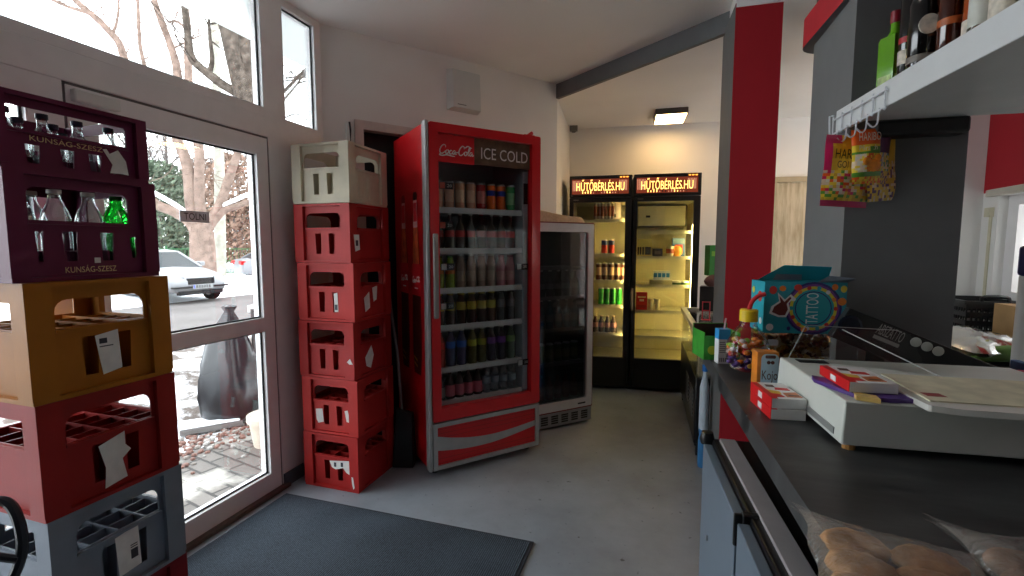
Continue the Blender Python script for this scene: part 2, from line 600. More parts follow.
SR = R(5.5)
S0 = (0.494, 1.705, 1.70)
sh = thing('bottle_shelf', 'white wall shelf holding liquor bottles above the counter', 'shelf', S0, SR)
shm = mat('white_shelf', (208, 210, 210), 0.5, var=0.03)
MB().box(0.018, 0.52, -1.6, -0.125, 0.0, 0.06).build('shelf_board', shm, sh, bevel=0.002)
MB().box(0.0, 0.018, -1.6, 0.0, -0.002, 0.062).build('front_strip', shm, sh, bevel=0.002)

# wire rack with hooks
rk = thing('wire_hook_rack', 'white wire hook rack clipped on the end of the bottle shelf', 'rack', S0, SR)
wm = mat('white_wire', (206, 208, 212), 0.4)
mb = MB()
for z in (0.036, -0.006):
    mb.tube([(-0.006, 0.005, z), (-0.006, -0.29, z)], 0.0026, 6)
for k in range(6):
    y = 0.003 - k * 0.057
    mb.tube([(-0.006, y, 0.045), (-0.006, y, -0.012)], 0.0022, 6)
mb.tube([(-0.006, 0.004, 0.05), (-0.006, 0.03, 0.055), (-0.006, 0.02, -0.02)], 0.003, 6)
mb.build('rack_grid', wm, rk)
for k in range(5):
    y = -0.03 - k * 0.057
    MB().tube(catmull([(-0.006, y, 0.0), (-0.008, y, -0.036), (-0.018, y, -0.046), (-0.030, y, -0.036)], 4), 0.0022, 6).build('hook', wm, rk)

# ------------------------------------------------------------------ crates
CR, CH = 0.36, 0.3135


def crate_mesh(name, m, H, opening, slots, top_open=None, slots2=None, post=0.058):
    mb = MB()
    h = CR / 2
    t = 0.005
    for k in range(4):
        if k % 2 == 0:
            op, sl = opening, slots
        else:
            op, sl = (top_open or opening), (slots if slots2 is None else slots2)
        holes = [rrect(-h + op[0] * CR, -h + op[1] * CR, op[2] * H, op[3] * H, op[4], 4, (1, 1, 0, 0))]
        for a, b_, c, d_ in sl:
            holes.append([(-h + a * CR + .004, c * H), (-h + b_ * CR - .004, c * H), (-h + b_ * CR, d_ * H), (-h + a * CR, d_ * H)])
        M = RZ(k * math.pi / 2) @ frame((0, -h + 0.019, 0), (1, 0, 0), (0, 0, 1))
        mb.plate(rrect(-h + 0.018, h - 0.018, 0.006, H - 0.002), holes, t, 0, M)
        # reinforced lip under the grip opening and a thin frame around it
        Mb = RZ(k * math.pi / 2)
        mb.box(-h + op[0] * CR - .004, -h + op[1] * CR + .004, -h + 0.008, -h + 0.024, op[2] * H - 0.010, op[2] * H - 0.002, 0, Mb)
        mb.box(-h + .022, h, -h, -h + 0.022, H - 0.012, H, 0, Mb)              # top rim
        mb.box(-h + .024, h - .002, -h + .002, -h + 0.024, 0.0, 0.012, 0, Mb)   # foot rim
        for s_ in (-1, 1):                                              # corner posts standing proud of the panels
            x0, x1 = (-h + .016, -h + post) if s_ < 0 else (h - post, h)
            mb.box(x0, x1, -h, -h + 0.016, 0.012, H - 0.012, 0, Mb)
    mb.box(-h + .01, h - .01, -h + .01, h - .01, 0.004, 0.010)
    return mb.mesh(name, m, 0)


def divider_mesh(m, hgt, nx=3, ny=4):
    mb = MB()
    h = CR / 2 - 0.023
    for i in range(1, nx):
        x = -h + 2 * h * i / nx
        mb.box(x - .0018, x + .0018, -h, h, 0.011, hgt)
    for i in range(1, ny):
        y = -h + 2 * h * i / ny
        mb.box(-h, h, y - .0018, y + .0018, 0.011, hgt - 0.004)
    return mb.mesh('bottle_divider', m, 0)


def crate_plastic(n, c, **k):
    return mat('crate_' + n, c, 0.5, var=0.10, scale=9, bump=0.03, bscale=90, spec=0.3, **k)


STD_OPEN = (0.19, 0.81, 0.60, 0.845, 0.03)
STD_SL = [(0.345, 0.455, 0.15, 0.50), (0.585, 0.695, 0.15, 0.50)]
crate_cache = {}


def crate(label, col, loc, rz=0.0, group=None, style='std'):
    key = (col, style)
    if key not in crate_cache:
        m = crate_plastic(*col)
        if style == 'std':
            cm = crate_mesh('crate_shell', m, CH, STD_OPEN, STD_SL, (0.24, 0.82, 0.60, 0.83, 0.035), [])
            dm = divider_mesh(m, 0.185, 4, 5)
        elif style == 'tall':
            cm = crate_mesh('crate_shell', m, 0.285, (0.14, 0.80, 0.56, 0.86, 0.02), [(0.17, 0.22, .18, .46), (0.33, 0.43, .18, .46), (0.58, 0.68, .18, .46), (0.80, 0.85, .2, .42)], post=0.04)
            dm = divider_mesh(m, 0.08)
        else:
            cm = crate_mesh('crate_shell', m, 0.190, (0.10, 0.86, 0.54, 0.83, 0.008), [(0.19, 0.28, .10, .35), (0.40, 0.49, .10, .35), (0.58, 0.67, .10, .35), (0.74, 0.84, .10, .35)], post=0.03)
            dm = divider_mesh(m, 0.05)
        crate_cache[key] = (cm, dm)
    cm, dm = crate_cache[key]
    t = thing('bottle_crate', label, 'crate', loc, rz, group)
    for n, me in (('crate_shell', cm), ('bottle_divider', dm)):
        o = bpy.data.objects.new(n, me)
        C.objects.link(o)
        o.parent = t
    return t


def scrap(poly, M, parent, name='paper_label', m=None, dark=None):
    """a torn paper label lying on a crate face"""
    mb = MB().prism(poly, 0.0, 0.0008, 0, M)
    if dark:
        for (a, b_, c, d_) in dark:
            mb.prism([(a, c), (b_, c), (b_, d_), (a, d_)], 0.0008, 0.0011, 1, M)
    return mb.build(name, [m or paperm, mat('label_print', (60, 60, 70), 0.7)], parent, smooth=0)


RED1 = ('red', (182, 46, 42)); RED2 = ('deep_red', (172, 40, 38)); CREAM = ('cream', (206, 196, 172)); YEL = ('ochre', (168, 104, 18))
GRY = ('grey', (124, 132, 144)); MAR = ('maroon', (100, 24, 62)); DRED = ('dark_red', (126, 22, 32)); RED3 = ('shaded_red', (150, 26, 22))  # last red is the crate red darkened: near stack's shade in the colour
PM = 0.3165
mx0, my0 = -1.5505 - CR / 2, 2.098 + CR / 2
hc = CR / 2
mid = []
mid_labels = ['red crate on the floor at the foot of the tall stack by the doorway',
              'red crate with two torn white labels, second from the floor in the tall stack',
              'red crate third from the floor in the tall stack, white scrap on its corner',
              'red crate with a narrow white label in its slot in the tall stack',
              'red bottle crate directly under the cream crate on the tall stack',
              'cream bottle crate topping the tall stack beside the red drinks cooler']
for i in range(6):
    jit = (0, 0.003, -0.003, 0.002, -0.004, -0.006)[i]
    mid.append(crate(mid_labels[i], CREAM if i == 5 else (RED1 if i % 2 else RED2), (mx0 + jit, my0 + jit * 0.5, i * PM), R((0, .6, -.5, .4, -.6, .5)[i]), 'crates in the tall stack'))
F = lambda z=0.0: face_neg_y(-hc, -hc - 0.0005, 0)           # left face: x in 0..CR, y = height
G = lambda: face_pos_x(hc + 0.0005, -hc, 0)
Fi = face_neg_y(-hc, -hc + 0.0155, 0)
Gi = face_pos_x(hc - 0.0155, -hc, 0)
scrap([(0.16, 0.155), (0.29, 0.17), (0.292, 0.09), (0.27, 0.10), (0.25, 0.125), (0.22, 0.115), (0.20, 0.11), (0.175, 0.12)], Fi, mid[0], dark=[(0.19, 0.205, .125, .15), (0.235, 0.25, .13, .155)])
scrap([(0.315, 0.09), (0.325, 0.088), (0.333, 0.03), (0.325, 0.02), (0.318, 0.05)], F(), mid[0])
scrap([(0.075, 0.13), (0.12, 0.135), (0.125, 0.06), (0.09, 0.05), (0.078, 0.07)], Fi, mid[1])
scrap([(0.265, 0.135), (0.285, 0.14), (0.3, 0.07), (0.275, 0.075)], Fi, mid[1])
scrap([(0.315, 0.10), (0.335, 0.12), (0.345, 0.10), (0.352, 0.09), (0.33, 0.088)], F(), mid[2])
scrap([(0.12, 0.10), (0.18, 0.16), (0.20, 0.10), (0.17, 0.03), (0.13, 0.05)], Gi, mid[2])
scrap([(0.222, 0.15), (0.245, 0.155), (0.248, 0.05), (0.224, 0.05)], Fi, mid[3], dark=[(0.226, 0.244, .06, .09)])
scrap([(0.11, 0.12), (0.16, 0.15), (0.165, 0.06), (0.12, 0.04)], Gi, mid[3])
scrap([(0.19, 0.17), (0.24, 0.18), (0.23, 0.10), (0.20, 0.09)], Gi, mid[3])
scrap([(0.03, 0.15), (0.075, 0.15), (0.08, 0.07), (0.04, 0.06)], G(), mid[4], dark=[(0.045, 0.065, .09, .12)])
mb = MB()
for x in (0.12, 0.2):
    mb.lathe([(0.016, 0.03), (0.02, 0.05), (0.02, 0.13), (0.016, 0.15)], 10, Gi @ T(x, 0, 0.002) @ Matrix.Rotation(-math.pi / 2, 4, 'X') @ Matrix.Scale(0.35, 4, (0, 1, 0)))
mb.build('grip_rib', crate_plastic(*CREAM), mid[5])

# near stack
nx0, ny0 = -1.51 - CR / 2, 0.74 + CR / 2
zs = [0.0, 0.315, 0.63, 0.945]
near = []
lab = ['dark red crate at the foot of the stack by the black cable', 'grey bottle crate under the red one in the stack by the glass front',
       'red crate between the ochre and grey crates of the stack', 'ochre yellow bottle crate with a white label']
for i, (c, jx, jy) in enumerate(((DRED, -.012, 0.012), (GRY, -.004, .006), (RED3, 0.0, 0), (YEL, .004, -.005))):
    t = crate(lab[i], c, (nx0 + jx, ny0 + jy, zs[i]), R(90), 'crates in the stack by the glass front')
    near.append(t)
# local -Y face turned 90 degrees looks along +X
scrap([(0.155, 0.155), (0.215, 0.165), (0.22, 0.05), (0.17, 0.04)], Fi, near[3], dark=[(0.165, 0.185, .13, .145), (0.165, 0.2, .12, .123)])
scrap([(0.14, 0.15), (0.21, 0.17), (0.21, 0.13), (0.225, 0.11), (0.20, 0.09), (0.21, 0.03), (0.15, 0.02), (0.155, 0.08)], Fi, near[2])
scrap([(0.16, 0.17), (0.225, 0.18), (0.228, 0.05), (0.165, 0.045)], Fi, near[1], dark=[(0.2, 0.22, .08, .11), (0.2, 0.22, .115, .118), (0.2, 0.22, .122, .125)])
scrap([(0.05, 0.075), (0.10, 0.10), (0.105, 0.085), (0.06, 0.055)], F(), near[1], m=mat('faded_tape', (150, 146, 148), 0.8))
n5 = crate('maroon crate holding clear bottles and one bright green bottle', MAR, (nx0 - 0.012, ny0 - 0.016, 1.26), R(90), 'crates in the stack by the glass front', 'tall')
n6 = crate('shallow maroon crate of small bottles topping the stack by the glass front', MAR, (nx0 - 0.018, ny0 - 0.026, 1.545), R(90), 'crates in the stack by the glass front', 'low')
gold = mat('faded_gold_print', (224, 196, 150), 0.6)
MB().text('KUNSÁG-SZESZ', 0.125, 0.020, face_neg_y(-0.06, -hc + 0.0155, 0.020)).build('lettering', gold, n5, smooth=0)
MB().text('KUNSÁG-SZESZ', 0.165, 0.017, face_neg_y(-0.10, -hc + 0.0155, 0.076)).build('lettering', gold, n6, smooth=0)
scrap([(0.245, 0.085), (0.255, 0.088), (0.262, 0.075), (0.285, 0.09), (0.305, 0.06), (0.31, 0.02), (0.29, 0.022), (0.26, 0.02), (0.268, 0.045)], Fi, n6)
scrap([(0.19, 0.06), (0.205, 0.06), (0.205, 0.045), (0.19, 0.045)], Fi, n5)

# ------------------------------------------------------------------ bottles
clear_b = glass('clear_bottle_glass', (0.86, 0.92, 0.92), 0.45, 0.05)
green_b = glass('green_bottle_glass', (0.12, 0.85, 0.22), 0.4, 0.05)
dark_cap = mat('dark_cap', (28, 36, 60), 0.4)


def bottle_mesh(name, r, h, mats, neck=0.34, sh0=0.52, sh1=0.74, label=None, cap=0.06, n=12):
    """mats: [body, cap, label]"""
    rn = r * neck
    zc = h * (1 - cap)
    pts = [(r * 0.8, 0.0, 0), (r, h * 0.02, 0)]
    if label:
        l0, l1 = label
        pts += [(r, h * l0, 2), (r, h * l1, 0)] if l1 <= sh0 else [(r, h * l0, 2), (r, h * sh0, 0)]
    pts += [(r, h * sh0, 0), (r * 0.86, h * (sh0 * 0.6 + sh1 * 0.4), 0), (rn * 1.15, h * sh1, 0), (rn, h * (sh1 + 0.05), 0), (rn, zc, 1), (rn * 1.18, zc + 0.001, 1), (rn * 1.18, h, 1)]
    mb = MB().lathe(pts, n)
    return mb.mesh(name, mats, 40)


def can_mesh(name, r, h, body, band, top=None, z=(0.25, 0.7)):
    mb = MB().lathe([(r * 0.8, 0, 2), (r, h * 0.05, 0), (r, h * z[0], 1), (r, h * z[1], 0), (r, h * 0.93, 2), (r * 0.84, h * 0.985, 2), (r * 0.8, h, 2), (r * 0.78, h * 0.985, 2)], 12)
    return mb.mesh(name, [body, band, top or mat('can_aluminium', (190, 190, 192), 0.3, 0.9)], 40)


# ------------------------------------------------------------------ ribbons for the script logo
COCA = [  # strokes on a grid about 10 wide, 3 high (slanted script)
    [(2.1, 2.15), (2.05, 2.65), (1.6, 2.8), (1.0, 2.35), (0.55, 1.5), (0.6, 0.8), (1.1, 0.6), (1.7, 0.95), (2.05, 1.35)],
    [(2.75, 1.55), (2.35, 1.5), (2.1, 1.05), (2.25, 0.65), (2.65, 0.75), (2.9, 1.2), (2.75, 1.55), (3.1, 1.45)],
    [(3.85, 1.45), (3.5, 1.55), (3.15, 1.15), (3.2, 0.7), (3.55, 0.65), (3.95, 1.0)],
    [(4.75, 1.5), (4.4, 1.55), (4.05, 1.15), (4.05, 0.7), (4.4, 0.75), (4.75, 1.3), (4.7, 0.75), (4.95, 0.68), (5.15, 0.9)],
    [(5.0, 1.15), (5.5, 1.2)],
    [(7.2, 2.2), (7.2, 2.7), (6.8, 2.9), (6.2, 2.4), (5.75, 1.5), (5.8, 0.75), (6.3, 0.55), (6.9, 0.95), (7.2, 1.35)],
    [(7.85, 1.55), (7.45, 1.5), (7.25, 1.05), (7.4, 0.65), (7.8, 0.75), (8.0, 1.2), (7.85, 1.55), (8.2, 1.45)],
    [(8.15, 1.0), (8.6, 1.7), (8.95, 2.5), (8.85, 2.75), (8.55, 2.3), (8.3, 1.2), (8.35, 0.7), (8.65, 0.8)],
    [(9.5, 1.5), (9.15, 1.55), (8.8, 1.15), (8.8, 0.7), (9.15, 0.75), (9.5, 1.3), (9.45, 0.75), (9.7, 0.68), (9.95, 0.95)],
    [(0.75, 0.6), (0.4, 0.25), (1.2, 0.12), (2.4, 0.35), (3.6, 0.2), (4.6, 0.12)],
    [(6.9, 2.85), (7.6, 2.6), (8.2, 3.0), (9.4, 2.6)],
]


def script_logo(mb, w, M, mi=0, weight=0.26):
    s_ = w / 10.0
    for st in COCA:
        p = [(v.x * s_, v.y * s_) for v in catmull([(a, b_, 0) for a, b_ in st], 5)]
        n = len(p)
        ws = [weight * s_ * (0.55 + 0.45 * math.sin(math.pi * (i + 0.5) / n)) for i in range(n)]
        mb.ribbon(p, ws, mi, M)
    return mb


# ------------------------------------------------------------------ red drinks cooler
CL, CRZ = (-1.261, 2.379, 0.0), R(48.5)
cok = thing('drinks_cooler', 'tall red glass door drinks cooler lettered ICE COLD full of bottles', 'cooler', CL, CRZ)
cred = mat('cooler_red', (206, 14, 24), 0.32, var=0.05, scale=2, coat=0.2)
cin = mat('cooler_inside', (176, 178, 178), 0.5, var=0.02)
csil = mat('cooler_silver_trim', (176, 176, 176), 0.35, 0.4)
W, D, H = 0.755, 0.585, 2.04
mb = MB()
mb.box(0.0, 0.03, 0.03, D, 0.04, H, 0).box(W - 0.03, W, 0.03, D, 0.04, H, 0).box(0.03, W - 0.03, 0.03, D, H - 0.05, H, 0)
mb.box(0.03, W - 0.03, D - 0.03, D, 0.04, H - 0.05, 0).box(0.03, W - 0.03, 0.03, D, 0.04, 0.33, 0)
mb.build('cooler_body', cred, cok, bevel=0.006)
MB().box(0.031, 0.037, 0.05, D - .031, .335, H - .06).box(W - 0.037, W - 0.031, 0.05, D - .031, .335, H - .06).box(0.035, W - .035, D - .038, D - .031, .335, H - .06).box(0.035, W - .035, .05, D - .03, .331, .337).build('inner_liner', cin, cok, smooth=0)
dor = MB().plate(rrect(0.012, W - 0.004, 0.335, H - 0.004, 0.012), [rrect(0.066, 0.688, 0.412, 1.985)], 0.05, M=frame((0, 0.0, 0), (1, 0, 0), (0, 0, 1))).build('door', cred, cok, bevel=0.004)
MB().box(-0.012, 0.008, -0.026, 0.03, 0.045, H + 0.002).build('corner_trim', csil, cok, bevel=0.004)
MB().box(0.060, 0.694, 0.008, 0.014, 0.406, 1.990).build('glass_pane', glass('cooler_glass', (0.86, 0.88, 0.89), 0.02, 0.02, 0.12), dor, smooth=0)
# printed header on the glass
mb = MB().box(0.068, 0.30, 0.001, 0.006, 1.828, 1.983, 0)
script_logo(mb, 0.225, face_neg_y(0.073, 0.0002, 1.862), 1, 0.29)
mb.box(0.30, 0.686, 0.001, 0.006, 1.832, 1.983, 2)
mb.text('ICE COLD', 0.325, 0.066, face_neg_y(0.345, 0.0002, 1.868), 1)
mb.build('header_print', [cred, mat('header_white', (214, 208, 204), 0.5), mat('header_brown', (92, 70, 50), 0.3, var=0.45, scale=16, coat=.4)], dor, smooth=0)
MB().box(0.022, 0.052, -0.05, -0.025, 0.945, 1.425).build('door_handle', mat('handle_grey', (142, 136, 134), 0.4, 0.3), dor, bevel=0.008)
mb = MB().plate(rrect(0.012, W - 0.004, 0.045, 0.325), [rrect(0.04, W - 0.03, 0.07, 0.30)], 0.03, M=frame((0, -0.008, 0), (1, 0, 0), (0, 0, 1)))
mb.box(0.012, W - 0.004, 0.0, 0.03, 0.045, 0.325, 0)
bp = mb.build('base_panel', csil, cok, smooth=0)
mb = MB().box(0.04, W - 0.03, -0.012, -0.004, 0.07, 0.30, 0)
up = [(v.x, v.y) for v in catmull([(0.04, 0.246, 0), (0.13, 0.222, 0), (0.26, 0.198, 0), (0.40, 0.188, 0), (0.55, 0.195, 0), (W - 0.03, 0.214, 0)], 6)]
dn = [(v.x, v.y) for v in catmull([(0.04, 0.160, 0), (0.13, 0.146, 0), (0.26, 0.134, 0), (0.40, 0.134, 0), (0.55, 0.150, 0), (W - 0.03, 0.178, 0)], 6)]
mb.add([(a, b_, 0) for a, b_ in up] + [(a, b_, 0) for a, b_ in dn], [(i, i + 1, len(up) + i + 1, len(up) + i) for i in range(len(up) - 1)], 1, face_neg_y(0, -0.0128, 0))
for k in range(9):
    z = 0.08 + k * 0.0255
    if k not in (2, 3, 4, 5):
        mb.box(0.04, W - .03, -0.0124, -0.012, z, z + 0.002, 2)
mb.build('wave_panel', [cred, csil, mat('cooler_dark_red', (150, 8, 16), 0.4)], bp, smooth=0)
mb = MB().box(0.66, 0.735, 0.02, 0.06, H, H + 0.012).cyl((0.70, 0.04, H + 0.01), (0.728, 0.04, H + 0.03), 0.012)
mb.build('top_hinge', cred, cok)
for x, y in ((0.05, 0.06), (W - 0.05, 0.06), (0.05, D - 0.06), (W - 0.05, D - 0.06)):
    MB().lathe([(0.018, 0), (0.018, 0.02), (0.012, 0.042)], 10, T(x, y, 0)).build('foot', black_pl, cok)
shz = [1.572, 1.336, 1.102, 0.882, 0.628, 0.428]
for z in shz:
    MB().box(0.04, 0.652, 0.045, D - 0.05, z - 0.012, z).box(0.04, 0.652, 0.036, 0.045, z - 0.026, z + 0.008).build('shelf', mat('cooler_shelf', (190, 192, 190), 0.45), cok, smooth=0)
MB().box(0.655, W - 0.031, 0.03, D - .04, 0.42, 1.82).box(0.658, 0.70, 0.026, 0.03, 1.62, 1.75, 1).build('side_panel', [mat('cooler_side', (168, 176, 180), 0.4), black_pl], cok, smooth=0)
tagm = [mat('tag_black', (24, 24, 24), 0.5), mat('tag_white', (214, 214, 208), 0.5), mat('tag_orange', (206, 70, 36), 0.5)]
for (x, z, c) in ((0.085, 1.70, 2), (0.085, 1.475, 2), (0.09, 1.235, 1), (0.60, 1.225, 1), (0.085, 1.005, 1), (0.61, 0.605, 1)):
    mb = MB().box(x, x + 0.085, 0.0155, 0.018, z - 0.02, z + 0.02, 0).box(x + .003, x + 0.034, 0.0145, 0.0155, z - 0.017, z + 0.017, c)
    mb.text('20', 0.028, 0.016, face_neg_y(x + 0.048, 0.0148, z - 0.008), 1)
    mb.build('price_tag', tagm, cok, smooth=0)
# printed bottles on the street side of the cabinet
cola = mat('print_cola_brown', (66, 22, 16), 0.4, var=0.2); amber = mat('print_amber', (224, 104, 56), 0.4, var=0.3, scale=20)
mb = MB()
for k, x in enumerate((0.185, 0.405)):
    M = face_neg_x(-0.0006, x + 0.0, 0)

    def sil(pr):
        return [(-r_, z_) for r_, z_ in pr] + [(r_, z_) for r_, z_ in pr[::-1]]
    body = [(0.058, 0.58), (0.074, 0.70), (0.078, 0.86), (0.070, 0.98), (0.072, 1.08), (0.076, 1.20), (0.062, 1.30), (0.044, 1.42), (0.036, 1.47)]
    mb.prism(sil(body), 0, 0.0004, 0, M)
    mb.prism(sil([(0.060, 1.24), (0.060, 1.30), (0.040, 1.42), (0.033, 1.47)]), 0.0004, 0.0007, 1, M)
    mb.prism(sil([(0.074, 1.06), (0.077, 1.10), (0.078, 1.22), (0.070, 1.25)]), 0.0004, 0.0008, 2, M)
    mb.prism(sil([(0.036, 1.465), (0.036, 1.49), (0.031, 1.56), (0.030, 1.625)]), 0.0004, 0.0009, 3, M)
    mb.prism(sil([(0.030, 1.50), (0.026, 1.61)]), 0.0009, 0.0011, 2, M)
    mb.prism(sil([(0.033, 1.625), (0.033, 1.655), (0.024, 1.672)]), 0.0004, 0.0009, 0 if k == 0 else 6, M)
    script_logo(mb, 0.135, face_neg_x(-0.002, x + 0.066, 1.135), 4, 0.34)
    mb.prism([(-.03, 1.10), (.03, 1.10), (.03, 1.108), (-.03, 1.108)], 0.0008, 0.001, 4, M)
    for q_ in range(2):
        mb.prism([(-0.06, 0.64 + q_ * .035), (0.0, 0.62 + q_ * .035), (0.0, 0.632 + q_ * .035), (-0.06, 0.652 + q_ * .035)], 0.0005, 0.0008, 5, M)
mb.build('side_print', [cola, amber, mat('print_label_red', (226, 34, 48), .4), mat('print_pink', (240, 186, 186), 0.5), mat('print_white', (246, 238, 236), 0.5), mat('print_yellow', (190, 170, 60), 0.5), mat('print_cap_red', (150, 40, 40), .5)], cok, smooth=0)


# bottles on its shelves
def pm(n, c, **k):
    return mat('drink_' + n, c, k.pop('rough', 0.25), **k)


wcap = pm('white_cap', (214, 210, 200)); rcap = pm('red_cap', (170, 24, 28)); kcap = pm('black_cap', (26, 24, 24))
tan = can_mesh('can', 0.029, 0.165, pm('peach', (206, 150, 120)), pm('peach_light', (222, 182, 150)))
redc = can_mesh('can', 0.029, 0.165, pm('red', (170, 24, 26)), pm('red_white', (200, 120, 110)))
orc = can_mesh('can', 0.029, 0.165, pm('orange', (232, 110, 40)), pm('blue', (40, 60, 140)), z=(.55, .75))
grc = can_mesh('can', 0.029, 0.165, pm('green', (50, 150, 80)), pm('green_light', (120, 190, 130)))
colab = bottle_mesh('bottle', 0.031, 0.215, [pm('cola_clear', (70, 62, 56)), wcap, pm('red_label', (196, 60, 60))], label=(0.34, 0.52))
colad = bottle_mesh('bottle', 0.031, 0.215, [pm('cola_dark', (34, 20, 18)), rcap, pm('dark_red_label', (140, 24, 30))], label=(0.34, 0.52))
lime = bottle_mesh('bottle', 0.030, 0.195, [pm('lime_juice', (130, 150, 40)), pm('green_cap', (60, 110, 50)), pm('orange_label', (196, 120, 40))], label=(0.45, 0.66), sh0=.66, sh1=.84, neck=.6)
cream = bottle_mesh('bottle', 0.030, 0.205, [pm('peach_juice', (150, 128, 110)), wcap, pm('clear_label', (168, 150, 132))], label=(0.2, 0.5), sh0=.68, sh1=.86, neck=.62)
pink = bottle_mesh('bottle', 0.030, 0.195, [pm('rose_drink', (190, 120, 124)), pm('rose_cap', (150, 90, 96)), pm('rose_label', (206, 146, 140))], label=(0.2, 0.5), sh0=.68, sh1=.86, neck=.6)
tea = bottle_mesh('bottle', 0.030, 0.190, [pm('tea_dark', (70, 50, 40)), pm('yellow_cap', (170, 150, 60)), pm('yellow_label', (190, 170, 70))], label=(0.46, 0.72), sh0=.72, sh1=.86, neck=.62)
teag = bottle_mesh('bottle', 0.030, 0.190, [pm('tea_black', (44, 42, 46)), kcap, pm('grey_label', (96, 92, 98))], label=(0.46, 0.72), sh0=.72, sh1=.86, neck=.62)


def pet(n, body, lab_, cap=wcap):
    return bottle_mesh('bottle', 0.031, 0.225, [pm(n, body), cap, pm(n + '_label', lab_)], label=(0.5, 0.68), sh0=.68, sh1=.85, neck=.45)


pet_o = pet('pet_orange', (150, 50, 30), (196, 60, 40)); pet_b = pet('pet_blue', (70, 80, 110), (60, 110, 200)); pet_y = pet('pet_yellow', (90, 84, 40), (176, 180, 60))
pet_p = pet('pet_purple', (44, 30, 48), (120, 60, 150)); pet_g = pet('pet_green', (50, 70, 50), (110, 150, 80))
smalld = bottle_mesh('bottle', 0.031, 0.19, [pm('cola_grey', (46, 48, 56)), kcap, pm('grey_paper', (120, 122, 120))], label=(0.1, 0.42))
smallp = bottle_mesh('bottle', 0.031, 0.19, [pm('cola_pet', (54, 34, 34)), kcap, pm('pink_label', (196, 96, 110))], label=(0.1, 0.46))
water = bottle_mesh('bottle', 0.031, 0.20, [glass('water_bottle', (0.66, 0.70, 0.74), 0.5, 0.08), wcap, pm('water_label', (120, 130, 140))], label=(0.3, 0.5), sh0=.6, sh1=.82)
rows = [
    (0, [(tan, 4, 'peach coloured can on the top shelf of the red cooler', 'can'), (redc, 1, 'red can between peach and orange cans in the red cooler', 'can'),
         (orc, 2, 'orange can with a blue band in the red cooler', 'can'), (grc, 1, 'green can at the end of the top shelf in the red cooler', 'can')]),
    (1, [(colad, 1, 'dark bottle with red label beside the door handle, second shelf of red cooler', 'bottle'), (colab, 3, 'red labelled soda bottle on the handle half of the cooler\'s second shelf', 'bottle'),
         (colad, 1, 'darkest soda bottle amid paler ones on the cooler\'s second shelf', 'bottle'), (colab, 3, 'red labelled soda bottle on the hinge half of the cooler\'s second shelf', 'bottle')]),
    (2, [(lime, 2, 'yellow green juice bottle on the middle shelf of the red cooler', 'bottle'), (cream, 4, 'pale peach juice bottle with a white cap in the red cooler', 'bottle'), (pink, 2, 'rose pink drink bottle in the red cooler', 'bottle')]),
    (3, [(tea, 6, 'iced tea bottle with a yellow label in the red cooler', 'bottle'), (teag, 2, 'near black bottle with grey label beside the iced teas', 'bottle')]),
    (4, [(pet_o, 1, 'orange red soda bottle beside the blue ones in the red cooler', 'bottle'), (pet_b, 2, 'blue labelled soda bottle in the red cooler', 'bottle'), (pet_y, 2, 'yellow labelled soda bottle in the red cooler', 'bottle'),
         (pet_p, 2, 'purple labelled soda bottle in the red cooler', 'bottle'), (pet_g, 1, 'green labelled soda bottle in the red cooler', 'bottle')]),
    (5, [(smalld, 1, 'dark grey bottle on the bottom shelf of the red cooler', 'bottle'), (smallp, 4, 'pink labelled bottle on the bottom shelf of the red cooler', 'bottle'), (water, 4, 'clear water bottle on the bottom shelf of the red cooler', 'bottle')]),
]
for si, kinds in rows:
    tot = sum(k[1] for k in kinds)
    x = 0.085
    pitch = 0.56 / tot
    for me, n_, lb, ct in kinds:
        for k in range(n_):
            p = local(CL, CRZ, (x + pitch * 0.3, 0.085 + random.uniform(0, .006), shz[si] + 0.0005))
            item('drink_' + ct, me, lb, ct, p, random.uniform(0, 6), ('drinks: ' + lb) if n_ > 1 else None)
            x += pitch

# ------------------------------------------------------------------ low white framed cooler
WL, WRZ_ = (-0.905, 3.165, 0.0), R(45.6)
wc = thing('drinks_cooler', 'low cooler with white framed dark glass door behind the red cooler', 'cooler', WL, WRZ_)
wdark = mat('cooler_dark_case', (70, 72, 76), 0.5); wfr = mat('cooler_white_frame', (206, 208, 210), 0.4, var=0.03); winn = mat('cooler_dim_inside', (58, 62, 66), 0.6)  # liner coloured dark grey, the unlit inside put into its colour
W2, D2, H2 = 0.575, 0.40, 1.525
mb = MB().box(0, 0.03, 0.03, D2, 0.03, H2).box(W2 - .03, W2, 0.03, D2, 0.03, H2).box(.03, W2 - .03, .03, D2, H2 - .04, H2).box(.03, W2 - .03, D2 - .03, D2, .03, H2 - .04).box(.03, W2 - .03, .03, D2, .03, 0.13)
mb.build('cooler_body', wdark, wc, bevel=0.004)
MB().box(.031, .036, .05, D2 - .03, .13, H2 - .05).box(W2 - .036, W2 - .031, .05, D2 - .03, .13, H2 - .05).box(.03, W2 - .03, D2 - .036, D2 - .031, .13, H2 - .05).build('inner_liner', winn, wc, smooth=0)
wd = MB().plate(rrect(0.0, W2, 0.135, H2 - 0.004, 0.01), [rrect(0.05, W2 - 0.05, 0.20, H2 - 0.065, 0.02)], 0.04, M=frame((0, 0.005, 0), (1, 0, 0), (0, 0, 1))).build('door', wfr, wc, bevel=0.004)
MB().box(0.045, W2 - 0.045, 0.0, 0.006, 0.195, H2 - 0.06).build('glass_pane', glass('dark_cooler_glass', (0.55, 0.58, 0.6), 0.1), wd, smooth=0)
MB().box(W2 - .001, W2 + .004, -.014, .03, .13, H2).box(0, W2, -.012, .03, H2 - .002, H2 + .004).box(0, W2, -.014, .02, .126, .133).build('red_edging', mat('edging_red', (120, 22, 26), 0.5), wd, smooth=0)
MB().box(W2 - .13, W2 - .06, -0.0165, -0.0155, 0.158, 0.17).build('door_badge', black_pl, wd, smooth=0)
